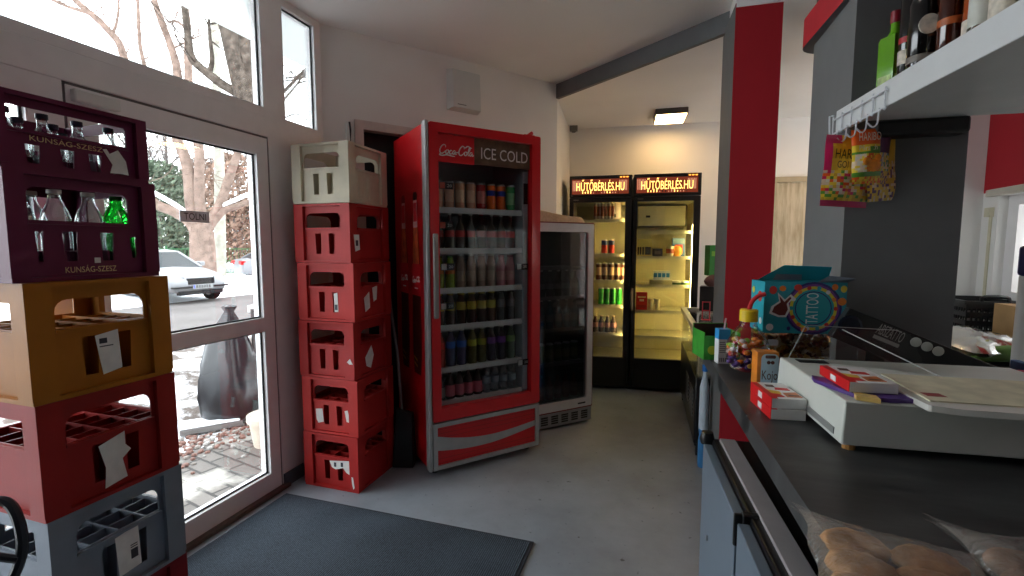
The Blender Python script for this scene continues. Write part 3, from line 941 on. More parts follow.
gr = MB().box(0, W2, -0.01, 0.03, 0.02, 0.124).build('base_grille', mat('grille_grey', (150, 152, 156), 0.4, 0.3), wc, smooth=0)
for k in range(6):
    x = 0.03 + k * 0.09
    mb = MB()
    for j in range(4):
        mb.box(x, x + 0.06, -0.0115, -0.010, 0.04 + j * 0.017, 0.052 + j * 0.017)
    mb.build('vent_grid', black_pl, gr, smooth=0)
tealb = bottle_mesh('bottle', 0.03, 0.22, [pm('dim_teal', (60, 92, 100)), wcap, pm('dim_label', (110, 120, 120))], label=(.25, .5))  # drink colours muted to suit the dim inside
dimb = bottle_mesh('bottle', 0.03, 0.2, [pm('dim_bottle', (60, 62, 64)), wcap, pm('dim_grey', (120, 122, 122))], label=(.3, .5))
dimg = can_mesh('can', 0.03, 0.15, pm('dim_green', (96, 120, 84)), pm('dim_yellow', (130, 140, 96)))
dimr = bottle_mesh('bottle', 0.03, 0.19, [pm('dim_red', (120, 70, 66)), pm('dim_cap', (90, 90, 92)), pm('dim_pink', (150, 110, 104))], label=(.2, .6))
wz = [1.20, 0.98, 0.74, 0.48, 0.20]
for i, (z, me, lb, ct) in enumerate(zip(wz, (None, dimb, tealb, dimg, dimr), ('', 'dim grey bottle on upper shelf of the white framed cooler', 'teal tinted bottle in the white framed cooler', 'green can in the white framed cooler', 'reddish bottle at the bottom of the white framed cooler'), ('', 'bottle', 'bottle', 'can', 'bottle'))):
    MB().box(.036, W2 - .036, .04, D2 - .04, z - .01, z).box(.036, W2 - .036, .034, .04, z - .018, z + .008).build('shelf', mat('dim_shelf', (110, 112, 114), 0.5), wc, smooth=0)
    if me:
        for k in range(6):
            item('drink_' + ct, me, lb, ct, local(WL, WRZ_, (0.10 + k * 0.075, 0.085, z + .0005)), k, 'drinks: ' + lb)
# beige folded cloth on it
mb = MB()
nx, ny = 16, 10
vs, fs = [], []
for layer in (0, 1):
    for i in range(nx + 1):
        for j in range(ny + 1):
            u, v = i / nx, j / ny
            e = min(1.0, min(u, 1 - u, v * 0.8, (1 - v) * 0.8) * 9)
            z = 0.006 + layer * (0.055 + 0.02 * math.sin(u * 5 + 0.6) + 0.012 * math.sin(v * 6 + u * 3) + 0.02 * u) * math.sqrt(e)
            vs.append((u * 0.56 + 0.01 * math.sin(v * 7), v * 0.33 + 0.012 * math.sin(u * 6), z))
n_ = (nx + 1) * (ny + 1)
for i in range(nx):
    for j in range(ny):
        a = i * (ny + 1) + j
        fs.append((a, a + 1, a + ny + 2, a + ny + 1)); fs.append((n_ + a, n_ + a + ny + 1, n_ + a + ny + 2, n_ + a + 1))
for i in range(nx):
    for j in (0, ny):
        a = i * (ny + 1) + j; fs.append((a, a + ny + 1, n_ + a + ny + 1, n_ + a))
for j in range(ny):
    for i in (0, nx):
        a = i * (ny + 1) + j; fs.append((a, n_ + a, n_ + a + 1, a + 1))
mb.add(vs, fs)
tag(mb.build('folded_cloth', mat('beige_terry', (196, 176, 150), 0.95, var=0.12, scale=60, bump=0.3, bscale=250), loc=local(WL, WRZ_, (-0.02, 0.03, H2)), rz=WRZ_, smooth=60),
    'beige folded cloth lying on top of the white framed cooler', 'cloth')

# ------------------------------------------------------------------ two black coolers in the back room
BL, BRZ = (-0.837, 4.396, 0.0), R(6)
bk = mat('cooler_black', (20, 19, 20), 0.38); bin_ = mat('cooler_cream_inside', (226, 218, 180), 0.55, var=0.02)
ledw = emit('led_strip', (255, 230, 150), 34.0)
ledd = emit('led_strip_soft', (255, 226, 150), 22.0)


def back_cooler(label, x0, Wc):
    loc = local(BL, BRZ, (x0, 0, 0))
    t = thing('display_cooler', label, 'cooler', loc, BRZ)
    Hc, Dc = 2.0, 0.52
    mb = MB().box(0, .03, .03, Dc, .03, 1.80).box(Wc - .03, Wc, .03, Dc, .03, 1.80).box(.03, Wc - .03, .03, Dc, 1.77, 1.80).box(.03, Wc - .03, Dc - .03, Dc, .03, 1.77).box(.03, Wc - .03, .01, Dc, .03, .30)
    mb.build('cooler_body', bk, t, bevel=.004)
    MB().box(.031, .036, .05, Dc - .03, .31, 1.77).box(Wc - .036, Wc - .031, .05, Dc - .03, .31, 1.77).box(.036, Wc - .036, Dc - .036, Dc - .031, .31, 1.77).box(.036, Wc - .036, .05, Dc - .03, .301, .307).box(.036, Wc - .036, .05, Dc - .03, 1.763, 1.769).build('inner_liner', bin_, t, smooth=0)
    dd = MB().plate(rrect(0, Wc, .27, 1.80), [rrect(.035, Wc - .055, .315, 1.762)], .04, M=frame((0, .005, 0), (1, 0, 0), (0, 0, 1))).build('door', bk, t, bevel=.003)
    MB().box(.03, Wc - .05, .002, .008, .31, 1.767).build('glass_pane', glass('clear_cooler_glass', (0.93, 0.94, 0.92), 0.12), dd, smooth=0)
    MB().box(.035, .085, -.0165, -.0155, 1.777, 1.787).build('door_badge', mat('badge_grey', (110, 100, 96), .5), dd, smooth=0)
    hd = MB().box(0, Wc, -.03, .40, 1.805, 2.0).build('header_box', bk, t, bevel=.005)
    # lit panel: warm picture strip, bar pattern at both ends, bright lettering
    mb = MB().box(.022, Wc - .03, -.0335, -.0305, 1.832, 1.968, 0)
    random.seed(5)
    for k in range(40):
        x = .03 + (Wc - .07) * k / 40
        end = k < 6 or k > 33
        if end:
            mb.box(x, x + .006, -.0342, -.0335, 1.862, 1.955, 3)
        elif k % 2:
            mb.box(x, x + .008, -.0342, -.0335, 1.838, 1.838 + random.uniform(.008, .03), random.choice((1, 3, 2)))
    mb.text('HŰTŐBÉRLÉS.HU', (Wc - .05) * .84, .102, face_neg_y(.022 + (Wc - .05) * .08, -.0345, 1.862), 2)
    mb.build('lit_panel', [emit('header_orange', (120, 52, 34), 0.45), mat('header_dark', (40, 22, 18), .6), emit('header_letters', (255, 186, 96), 1.7), emit('header_pale', (220, 150, 116), 0.5)], hd, smooth=0)
    MB().box(Wc - .11, Wc - .09, -.0315, -.030, 1.976, 1.988).box(Wc - .082, Wc - .062, -.0315, -.030, 1.976, 1.988).box(Wc - .054, Wc - .034, -.0315, -.030, 1.976, 1.988).build('indicator_lights', emit('indicator_orange', (255, 150, 60), 1.0), hd, smooth=0)
    return t


lb_c = back_cooler('black lit cooler of cans in the back room beside the side wall', 0.0, .562)
rb_c = back_cooler('black lit cooler of groceries in the back room beside the red pillar', .577, .575)
MB().box(.578 - .577 - .006, .578 - .577 + .012, -.04, -.018, .768, .973).build('door_handle', mat('handle_pale', (170, 160, 150), .4), rb_c, bevel=.004)
MB().box(.5085, .5165, .048, .054, .5, 1.70).build('led_strip', ledd, lb_c, smooth=0)
MB().box(.575 - .052, .575 - .040, .045, .053, .42, 1.55).build('led_strip', ledw, rb_c, smooth=0)
for t, W_, zz in ((lb_c, .562, (1.608, 1.285, 1.033, .798, .532)), (rb_c, .575, (1.495, 1.262, 1.0, .758, .515))):
    for z in zz:
        MB().box(.04, W_ - .06, .075, .47, z - .012, z).box(.04, W_ - .06, .066, .075, z - .024, z + .004).build('shelf', mat('cream_shelf', (214, 208, 178), .5), t, smooth=0)
    mb = MB()
    for k in range(14):
        mb.box(W_ - .048, W_ - .038, .06, .08, .45 + k * .09, .47 + k * .09)
    mb.build('shelf_rail', mat('rail_cream', (226, 220, 190), .5), t, smooth=0)
MB().box(.06, .50, .25, .48, 1.545, 1.745).box(.06, .50, .245, .25, 1.545, 1.55, 1).box(.49, .498, .244, .25, 1.55, 1.74, 1).box(.06, .5, .244, .25, 1.738, 1.745, 1).box(.13, .17, .246, .25, 1.63, 1.65, 1).build('evaporator_unit', [bin_, black_pl], rb_c, smooth=0)

slim = can_mesh('can', .0155, .155, pm('slim_silver', (190, 170, 160)), pm('slim_bronze', (150, 80, 60)), z=(.2, .8))
energy = can_mesh('can', .030, .135, pm('energy_red', (200, 40, 30)), pm('energy_blue', (50, 60, 110)), z=(.62, .92))
choc = can_mesh('can', .028, .165, pm('brown_can', (96, 56, 46)), pm('cream_can', (210, 170, 140)), z=(.3, .75))
gcan = can_mesh('can', .0275, .165, pm('leaf_green', (40, 170, 50)), pm('leaf_green_b', (30, 140, 44)))
mini = bottle_mesh('bottle', .028, .16, [pm('mini_brown', (70, 50, 46)), pm('mini_cap', (210, 190, 150)), pm('mini_label', (170, 110, 110))], label=(.3, .6), sh0=.62, sh1=.8, neck=.5)


def inback(x0, x, y, z):
    return local(BL, BRZ, (x0 + x, y, z))


for me, n_, x, st, z, lb in ((slim, 6, .235, .0325, 1.608, 'slim bronze and silver can on the top shelf of the black lit cooler'), (energy, 2, .325, .064, 1.285, 'red and blue energy drink can in the black lit cooler'),
                             (choc, 5, .275, .058, 1.033, 'brown and cream can in the black lit cooler'), (gcan, 4, .30, .056, .798, 'bright green can in the black lit cooler'), (mini, 4, .25, .057, .532, 'small dark bottle with a cream top in the black lit cooler')):
    ct = 'bottle' if me is mini else 'can'
    for k in range(n_):
        item('drink_' + ct, me, lb, ct, inback(0, x + k * st, .115 + .004 * (k % 2), z + .0005), k * 1.3, 'drinks: ' + lb)
tag(MB().box(-.036, .036, -.03, .03, 0, .165).box(-.03, -.008, -.0305, -.03, .02, .05, 1).build('carton', [mat('white_carton', (216, 200, 190), .6), mat('carton_print', (90, 80, 60), .6)], loc=inback(0, .435, .14, 1.6085), rz=BRZ, bevel=.002),
    'plain white carton beside slim cans in the black lit cooler', 'carton')


def small_box(name, label, cat, w, d_, h, c, loc, rz, prints=(), bevel=.0015, **k):
    """carton with coloured print patches on its front"""
    ms = [c if not isinstance(c, tuple) else mat(name + '_card_%d_%d_%d' % c, c, .5, **k)]
    mb = MB().box(-w / 2, w / 2, -d_ / 2, d_ / 2, 0, h)
    for (a, b_, z0, z1, pc) in prints:
        ms.append(mat('print_%d_%d_%d' % pc, pc, .5))
        mb.box(-w / 2 + a * w, -w / 2 + b_ * w, -d_ / 2 - .0006, -d_ / 2, z0 * h, z1 * h, len(ms) - 1)
    o = mb.build(name, ms, loc=loc, rz=rz)
    return tag(o, label, cat)


RX = .577
small_box('snack_box', 'pale yellow snack box with black lettering in the lit cooler', 'box', .13, .08, .16, (220, 206, 120), inback(RX, .115, .16, 1.2625), BRZ,
          [(.02, .12, .1, .55, (30, 28, 24)), (.18, .28, .1, .55, (30, 28, 24)), (.36, .46, .1, .55, (30, 28, 24)), (.55, .95, .1, .55, (60, 50, 40))])
small_box('snack_box', 'small black snack box beside the pale yellow one in the lit cooler', 'box', .085, .06, .07, (40, 36, 36), inback(RX, .235, .14, 1.2625), BRZ, [(.2, .8, .3, .7, (110, 100, 90))])
mb = MB().lathe([(.028, 0, 0), (.034, .03, 1), (.036, .07, 0), (.036, .095, 0)], 12)
tag(mb.build('dessert_pot', [mat('pot_white', (226, 214, 190), .5), mat('pot_red', (190, 90, 60), .5)], loc=inback(RX, .345, .13, 1.2625)), 'white dessert pot with a reddish band on the groceries shelf', 'pot')
mb = MB().ball((0, 0, .05), .055, .03, .05, 10, 6, 0, .06)
tag(mb.build('cheese_pack', mat('pack_amber', (220, 150, 50), .4, var=.4, scale=30), loc=inback(RX, .405, .15, 1.262)), 'amber pouch in front of the blue and red bag', 'pouch')
mb = MB().box(-.055, .055, -.025, .025, 0, .17, 0).box(-.035, .035, -.0262, -.025, .03, .11, 1).box(-.05, .05, -.0262, -.025, .12, .16, 2)
tag(mb.build('snack_bag', [mat('bag_blue', (70, 110, 170), .4, var=.2), mat('bag_red', (210, 60, 50), .4), mat('bag_sky', (120, 150, 170), .4)], loc=inback(RX, .43, .22, 1.2625), rz=BRZ, bevel=.01), 'blue and red snack bag on the groceries shelf', 'bag')
for k in range(4):
    small_box('yoghurt_pack', 'blue and white yoghurt cup in the lit cooler of groceries', 'cup', .036, .036, .085, (222, 226, 224), inback(RX, .22 + .037 * k, .13, 1.043), BRZ, [(.1, .9, .3, .75, (50, 130, 180))])['group'] = 'yoghurt cups'
tag(MB().plate(rrect(-.1, .1, -.06, .06, .01), [], .042).build('food_tray', mat('tray_cream', (196, 186, 140), .5), loc=inback(RX, .27, .15, 1.0215), rz=BRZ), 'low cream tray under the blue and white yoghurt cups', 'tray')
for k in range(2):
    mb = MB().lathe([(.04, 0, 0), (.046, .02, 1), (.048, .035, 1), (.04, .038, 1)], 14)
    tag(mb.build('dip_tub', [mat('tub_green', (70, 110, 50), .5), mat('tub_lid', (226, 224, 206), .5)], loc=inback(RX, .41 + .07 * k, .13 - .0 * k, 1.0005)), 'small green tub with a white lid beside the yoghurt cups', 'tub', 'small dip tubs')
small_box('coffee_pack', 'red block pack on the lower shelf of the lit groceries cooler', 'pack', .10, .07, .165, (190, 30, 24), inback(RX, .10, .13, .7585), BRZ, [(.15, .85, .7, .78, (220, 190, 140)), (.3, .7, .5, .62, (230, 210, 180)), (.1, .9, .12, .3, (150, 20, 20))])
for k in range(2):
    mb = MB()
    for j in range(2):
        mb.lathe([(.022, j * .052, 0), (.029, j * .052 + .05, 0), (.0285, j * .052 + .052, 0)], 12)
    tag(mb.build('cup_stack', mat('cup_white', (226, 218, 190), .5), loc=inback(RX, .185 + .058 * k, .13, .7585)), 'stack of white paper cups beside the red block pack', 'cups', 'stacks of white cups')

# ------------------------------------------------------------------ ceiling lamp in the back room, detector, wall box, hook
def square_lamp(label, loc, rz, light):
    lp = thing('ceiling_lamp', label, 'lamp', loc, rz)
    MB().plate(rrect(-.14, .14, -.18, .18, .01), [rrect(-.128, .128, -.168, .168, .01)], .05, M=T(0, 0, -.025)).build('lamp_rim', mat('lamp_rim', (60, 54, 50), .5), lp, smooth=0)
    MB().box(-.130, .130, -.170, .170, -.052, -.01).build('diffuser', light, lp, smooth=0)


square_lamp('square warm ceiling lamp with a dark rim in the back room', (0.035, 4.70, ZL), R(4), emit('lamp_light', (255, 208, 140), 8.5))
square_lamp('added unseen fill lamp with a dark rim in the back room beyond the red pillar', (1.35, 4.15, ZL), R(4), MATS['lamp_light'])  # lamp added behind the pillar to warm and brighten the back room
square_lamp('added unseen fill lamp with a dark rim over the front of the shop', (-0.25, 1.15, ZC), 0, emit('fill_light_front', (255, 240, 222), 1.4))  # lamp added out of view to lift the front room
tag(MB().box(-.04, .04, -.05, .03, -.045, 0).lathe([(.02, -.06), (.026, -.045)], 10).build('motion_detector', mat('detector_grey', (110, 106, 100), .5), loc=(-0.90, 4.90, ZL), rz=R(10), bevel=.004), 'small grey detector in the corner under the back room ceiling', 'detector')

wb = thing('wall_box', 'plain white box mounted high on the wall above the red cooler', 'box', WA + WD * 0.845 + Vector((0, 0, 2.32)), WRZ)
mb = MB()
w_, h_ = .255, .285
vs = [(0, 0, 0), (w_, 0, 0), (w_, 0, h_), (0, 0, h_), (.02, -.075, .012), (w_ - .012, -.075, .012), (w_ - .012, -.06, h_ - .012), (.02, -.06, h_ - .012)]
mb.add(vs, [(0, 1, 2, 3), (4, 7, 6, 5), (0, 4, 5, 1), (1, 5, 6, 2), (2, 6, 7, 3), (3, 7, 4, 0)])
mb.build('box_cover', mat('box_white', (206, 208, 204), .45, var=.02), wb, smooth=0, bevel=.004)
MB().box(.05, .12, -.0755, -.0748, .03, .036).build('box_print', mat('faint_grey', (120, 120, 118), .6), wb, smooth=0)
hk = thing('wall_peg', 'thin dark metal peg on the wall above the cream crate', 'peg', WA + WD * 0.148 - WN * 0.0 + Vector((0, 0, 2.02)), WRZ)
MB().box(-.012, .004, -.02, 0, .0, .115).build('peg_plate', white_pl, hk, bevel=.002)
MB().tube([(.006, -.024, .11), (.010, -.026, .06), (.010, -.024, -.01)], [.006, .006, .002], 8).build('peg_pin', mat('dark_metal', (50, 46, 48), .35, .8), hk)

# dustpan leaning between crates and cooler
dp = thing('lobby_dustpan', 'black long handled dustpan leaning between crates and red cooler', 'dustpan', (-1.535, 2.468, 0), R(16))
mb = MB().add([(-.02, -.05, .004), (.11, -.05, .004), (.10, .0, .33), (.0, .0, .36), (-.02, .06, .004), (.11, .06, .004), (.10, .03, .33), (.0, .03, .36)],
              [(0, 1, 2, 3), (4, 7, 6, 5), (0, 4, 5, 1), (1, 5, 6, 2), (2, 6, 7, 3), (3, 7, 4, 0)])
mb.build('pan', black_pl, dp, bevel=.006)
MB().tube([(.03, .02, .33), (.0, .05, .70), (-.05, .06, 1.08)], .010, 8).build('handle', mat('handle_metal', (126, 120, 118), .35, .6), dp)

# ------------------------------------------------------------------ door mat
m, nt, out = nodes_of('mat_pile')
b = nt.nodes.new('ShaderNodeBsdfPrincipled'); b.inputs['Roughness'].default_value = .95
tc = nt.nodes.new('ShaderNodeTexCoord')
wv = nt.nodes.new('ShaderNodeTexWave'); wv.bands_direction = 'X'; wv.inputs['Scale'].default_value = 34; wv.inputs['Distortion'].default_value = 1.5; wv.inputs['Detail'].default_value = 2; wv.inputs['Detail Scale'].default_value = 6
nz = nt.nodes.new('ShaderNodeTexNoise'); nz.inputs['Scale'].default_value = 160
n3 = nt.nodes.new('ShaderNodeTexNoise'); n3.inputs['Scale'].default_value = 2.5
for x in (wv, nz, n3):
    nt.links.new(tc.outputs['Object'], x.inputs['Vector'])
mm = nt.nodes.new('ShaderNodeMath'); mm.operation = 'MULTIPLY'
nt.links.new(wv.outputs['Fac'], mm.inputs[0]); nt.links.new(nz.outputs['Fac'], mm.inputs[1])
m2 = nt.nodes.new('ShaderNodeMath'); m2.operation = 'ADD'
m3 = nt.nodes.new('ShaderNodeMath'); m3.operation = 'MULTIPLY_ADD'; m3.inputs[1].default_value = .4; m3.inputs[2].default_value = -.15
nt.links.new(n3.outputs['Fac'], m3.inputs[0]); nt.links.new(mm.outputs[0], m2.inputs[0]); nt.links.new(m3.outputs[0], m2.inputs[1])
rp = nt.nodes.new('ShaderNodeValToRGB'); rp.color_ramp.elements[0].position = .1; rp.color_ramp.elements[0].color = lin((30, 37, 46)); rp.color_ramp.elements[1].position = .6; rp.color_ramp.elements[1].color = lin((84, 98, 112))
nt.links.new(m2.outputs[0], rp.inputs[0]); nt.links.new(rp.outputs[0], b.inputs['Base Color'])
bp_ = nt.nodes.new('ShaderNodeBump'); bp_.inputs['Strength'].default_value = .5; bp_.inputs['Distance'].default_value = .01
nt.links.new(m2.outputs[0], bp_.inputs['Height']); nt.links.new(bp_.outputs[0], b.inputs['Normal'])
nt.links.new(b.outputs[0], out.inputs[0])
dm = thing('door_mat', 'dark blue grey ribbed door mat on the floor inside the glass door', 'mat', (-1.925, 1.972, 0))
MB().prism(rrect(0.012, 1.385, -.84, -0.012), .003, .011).build('mat_pile', m, dm, smooth=0)
MB().plate(rrect(0, 1.40, -.852, 0), [rrect(.013, 1.384, -.839, -.013)], .008, M=T(0, 0, .005)).build('mat_border', mat('mat_rubber', (38, 44, 54), .7), dm, smooth=0)

# ------------------------------------------------------------------ chest freezer with wheels beside the red pillar
fz = thing('chest_freezer', 'glass topped black display freezer on castors in front of lit coolers', 'freezer', (0.222, 3.14, 0), R(2.0))
fbl = mat('freezer_black', (28, 28, 30), .35)
MB().box(0.0, .60, 0.0, 1.22, .09, .52).build('freezer_body', fbl, fz, bevel=.008)
mb = MB()
for k in range(2):
    for j in range(7):
        mb.box(-.004, 0, .10 + k * .32, .32 + k * .32, .22 + j * .028, .236 + j * .028)
mb.build('side_grille', mat('freezer_grille', (96, 98, 100), .5), fz, smooth=0)
MB().box(0.004, .012, 0.02, 1.20, .52, .79).box(0.02, .58, .004, .012, .52, .79).box(0.02, .58, 1.208, 1.216, .52, .79).build('glass_side', glass('freezer_glass', (.86, .88, .86), .4), fz, smooth=0)
mb = MB().box(-.012, .03, -.012, 1.232, .79, .825).box(.57, .612, -.012, 1.232, .79, .825).box(.03, .57, -.012, .07, .79, .825).box(.03, .57, 1.17, 1.232, .79, .825)
mb.build('top_frame', mat('freezer_trim', (196, 192, 182), .4, .2), fz, bevel=.004)
MB().box(.03, .57, .07, 1.17, .80, .806).build('glass_lid', glass('freezer_glass'), fz, smooth=0)
MB().box(.02, .58, .02, 1.2, .521, .53).build('inner_floor', cin, fz, smooth=0)
for x, y in ((.03, .04), (.57, .04), (.03, 1.18), (.57, 1.18)):
    mb = MB().lathe([(.035, -.012), (.035, .012)], 14, T(x, y, .036) @ Matrix.Rotation(R(90), 4, 'Y')).box(x - .022, x + .022, y - .02, y + .02, .07, .092)
    mb.build('castor', mat('castor_dark', (46, 46, 48), .5, .3), fz)
# goods standing on and near the freezer
tag(MB().box(-.09, .09, -.07, .07, 0, .20).box(-.08, .08, -.0706, -.07, .02, .05, 1).build('crate_box', [mat('black_carton', (22, 22, 24), .6), black_pl], loc=(.40, 4.20, .8255), rz=R(-8), bevel=.01), 'black box standing on the far end of the freezer', 'box')
pk = tag(MB().ball((0, 0, .045), .07, .05, .05, 10, 6, 0, .1).build('snack_bag', mat('pack_pink', (120, 84, 84), .5, var=.3), loc=(.40, 4.16, 1.027)), 'dull pink bag on the black box under the green carton', 'bag')
tag(MB().box(-.045, .045, -.06, .06, 0, .25).box(-.03, .03, -.0606, -.06, .16, .20, 1).build('green_carton', [mat('carton_green', (40, 130, 54), .5), mat('carton_lime', (120, 180, 60), .5)], loc=(.40, 4.24, 1.115), rz=R(14), bevel=.002), 'green carton standing upright behind the freezer, beside the pillar', 'carton')
rh = thing('price_holder', 'small red wire frame on the freezer top beside the pillar', 'holder', (.31, 3.62, .8255), R(5))
mb = MB()
for z in (.004, .07, .13):
    mb.tube([(-.025, 0, z), (.025, 0, z)], .004)
mb.tube([(-.025, 0, 0), (-.025, 0, .135)], .004).tube([(.025, 0, 0), (.025, 0, .135)], .004).box(-.03, .03, -.02, .02, 0, .004)
mb.build('wire_frame', mat('red_wire', (190, 30, 50), .4), rh)
tag(MB().prism([(-.06, -.10), (.05, -.08), (.06, .09), (-.05, .10)], 0, .006).build('flyer', mat('flyer_red', (190, 90, 84), .6, var=.5, scale=40), loc=(.32, 3.42, .807)), 'reddish flyer lying on the freezer lid', 'flyer')
# water canister between freezer and pillar
wcn = thing('water_bottle', 'large pale water bottle with blue cap between freezer and pillar', 'bottle', (.266, 3.02, 0))
MB().lathe([(.024, 0, 1), (.027, .02, 1), (.027, .16, 1), (.022, .2, 1), (.027, .24, 0), (.027, .50, 0), (.012, .57, 0), (.011, .60, 0)], 14).build('bottle_body', [mat('bottle_frost', (206, 220, 232), .3), mat('bottle_blue', (70, 140, 200), .3)], wcn)
MB().lathe([(.0175, .60, 0), (.0175, .64, 0)], 12).build('bottle_cap', mat('cap_blue', (40, 120, 200), .4), wcn)

# ------------------------------------------------------------------ bar counter and the bar fridge under it
K0, K1 = (0.141, 1.702, 0.0), R(3.1)


def kp(x, y, z):
    return local(K0, K1, (x, y, z))


m, nt, out = nodes_of('black_slate_laminate')
b = nt.nodes.new('ShaderNodeBsdfPrincipled')
tc = nt.nodes.new('ShaderNodeTexCoord')
mp = nt.nodes.new('ShaderNodeMapping'); mp.inputs['Rotation'].default_value = (0, 0, R(55)); mp.inputs['Scale'].default_value = (1.2, 5, 1)
nz = nt.nodes.new('ShaderNodeTexNoise'); nz.inputs['Scale'].default_value = 3.2; nz.inputs['Detail'].default_value = 9; nz.inputs['Roughness'].default_value = .66
nt.links.new(tc.outputs['Object'], mp.inputs[0]); nt.links.new(mp.outputs[0], nz.inputs['Vector'])
rp = nt.nodes.new('ShaderNodeValToRGB')
rp.color_ramp.elements[0].position = .35; rp.color_ramp.elements[0].color = lin((24, 26, 28)); rp.color_ramp.elements[1].position = .75; rp.color_ramp.elements[1].color = lin((84, 85, 84))
nt.links.new(nz.outputs[0], rp.inputs[0]); nt.links.new(rp.outputs[0], b.inputs['Base Color'])
rr = nt.nodes.new('ShaderNodeMapRange'); rr.inputs[3].default_value = .3; rr.inputs[4].default_value = .6
nt.links.new(nz.outputs[0], rr.inputs[0]); nt.links.new(rr.outputs[0], b.inputs['Roughness'])
nt.links.new(b.outputs[0], out.inputs[0])
slate = m
ZT = 1.0
ct = thing('bar_counter', 'long black slate patterned bar counter with goods on it', 'counter', K0, K1)
MB().prism([(0, -2.3), (.84, -2.3), (.84, -.088), (.362, -.088), (.362, 0), (0, 0)], ZT - .042, ZT).build('worktop', slate, ct, bevel=.003)
MB().box(.62, .66, -2.25, -.16, 0, ZT - .043).build('base_panel', mat('counter_panel', (40, 40, 42), .6), ct, smooth=0)
MB().box(.52, .80, -.15, -.11, 0, ZT - .043).build('end_panel', mat('counter_panel', (40, 40, 42), .6), ct, smooth=0)

FR = R(4.9)
bf = thing('bar_fridge', 'black under counter bar fridge with blue grey doors', 'fridge', (0.112, 1.258, 0), FR)
fgrey = mat('fridge_door_grey', (120, 134, 148), .35, .35, var=.04); ftr = mat('fridge_black', (18, 18, 20), .3)
MB().box(.022, .46, -1.5, 0, .06, .835).build('fridge_body', ftr, bf, bevel=.003)
MB().box(.022, .47, -1.51, .012, .835, .86).build('fridge_top', ftr, bf, bevel=.004)
MB().box(.038, .074, -1.5, -.005, .86, .868).build('silver_rail', mat('rail_silver', (190, 184, 186), .35, .4), bf, bevel=.001)
for k in range(3):
    y1 = -.004 - k * .355
    dd = MB().box(0, .021, y1 - .338, y1, .09, .85).build('door', fgrey, bf, bevel=.002)
    MB().box(-.004, .025, y1 - .348, y1 - .339, .80, .862).box(.01, .04, y1 - .352, y1 - .335, .82, .864).build('door_handle', ftr, dd, bevel=.003)
    MB().lathe([(.006, 0), (.006, .004)], 10, T(0, y1 - .10, .66) @ Matrix.Rotation(R(-90), 4, 'Y')).build('door_lock', steel, dd)
MB().lathe([(.016, 0), (.019, .012), (.014, .03)], 12, T(.012, .014, .845)).build('corner_knob', black_pl, bf)
for x, y in ((.06, -.05), (.42, -.05), (.06, -1.44), (.42, -1.44)):
    MB().lathe([(.02, 0), (.02, .06)], 10, T(x, y, 0)).build('foot', black_pl, bf)

# ------------------------------------------------------------------ goods on the counter
zt = ZT + .0004
# small drink carton with straw
mk = thing('drink_carton', 'small blue topped drink carton with a straw at the counter end', 'carton', (.180, 1.53, zt), R(14))
mkm = [mat('milk_white', (222, 222, 222), .5), mat('milk_blue', (46, 150, 214), .45), mat('milk_grey', (120, 120, 124), .5), mat('milk_red', (170, 50, 60), .5)]
mb = MB().box(-.0165, .0165, -.016, .016, 0, .074, 0).box(-.0167, .0167, -.0162, .0162, .074, .104, 1)
for k in range(6):
    mb.box(-.014, .010 - (k % 3) * .004, -.0166, -.016, .034 + k * .006, .0362 + k * .006, 2)
for k in range(5):
    mb.box(-.013 + k * .0055, -.010 + k * .0055, -.0166, -.016, .006, .018, 2)
mb.box(.0165, .017, -.014, .014, .004, .06, 3)
mb.build('carton_body', mkm, mk, smooth=0)
MB().tube([(.004, 0, .102), (.008, 0, .136)], .0026, 8).build('straw', mat('straw_pink', (214, 180, 186), .4), mk)
# green open display box
gb = thing('display_box', 'green open display box behind the drink carton', 'box', (.170, 1.615, zt), R(16))
gm = [mat('box_green', (56, 150, 44), .5, var=.2, scale=30), mat('box_inside_brown', (70, 44, 34), .8), mat('box_lime', (190, 200, 40), .5)]
mb = MB().box(-.055, -.053, -.05, .05, 0, .085).box(.053, .055, -.05, .05, 0, .085).box(-.055, .055, .048, .05, 0, .10).box(-.055, .055, -.05, -.048, 0, .075).box(-.053, .053, -.048, .048, 0, .004, 1).box(-.052, .052, .0465, .048, .005, .098, 1)
for a, b_, r_ in ((-.03, .03, .014), (-.005, .05, .012), (.03, .025, .01)):
    mb.lathe([(r_, 0, 2), (r_, .0008, 2)], 12, T(a, -.0502, b_) @ Matrix.Rotation(R(90), 4, 'X'))
mb.build('box_card', gm, gb, smooth=0)
# globe jar of sweets
jr = thing('candy_jar', 'clear globe jar of colourful sweets with a yellow lid', 'jar', (.236, 1.450, zt))
MB().lathe([(.030, .002), (.045, .010), (.056, .036), (.058, .058), (.053, .085), (.040, .110), (.025, .128), (.021, .138), (.020, .150)], 20).build('jar_globe', glass('jar_plastic', (.95, .95, .95), .05, .05), jr)
mb = MB().lathe([(.024, .142, 0), (.024, .172, 0), (.021, .176, 0)], 14)
mb.build('jar_lid', mat('lid_yellow', (236, 196, 30), .4), jr)
MB().tube(catmull([(.0, 0, .172), (.006, 0, .195), (.02, 0, .212), (.04, 0, .22)], 5), .006, 8).build('jar_strap', mat('strap_red', (200, 40, 44), .4), jr)
random.seed(11)
cm_ = [mat('sweet_%d' % i, c, .35) for i, c in enumerate(((224, 120, 40), (214, 170, 60), (200, 60, 60), (226, 200, 190), (90, 60, 130), (150, 190, 60)))]
mb = MB()
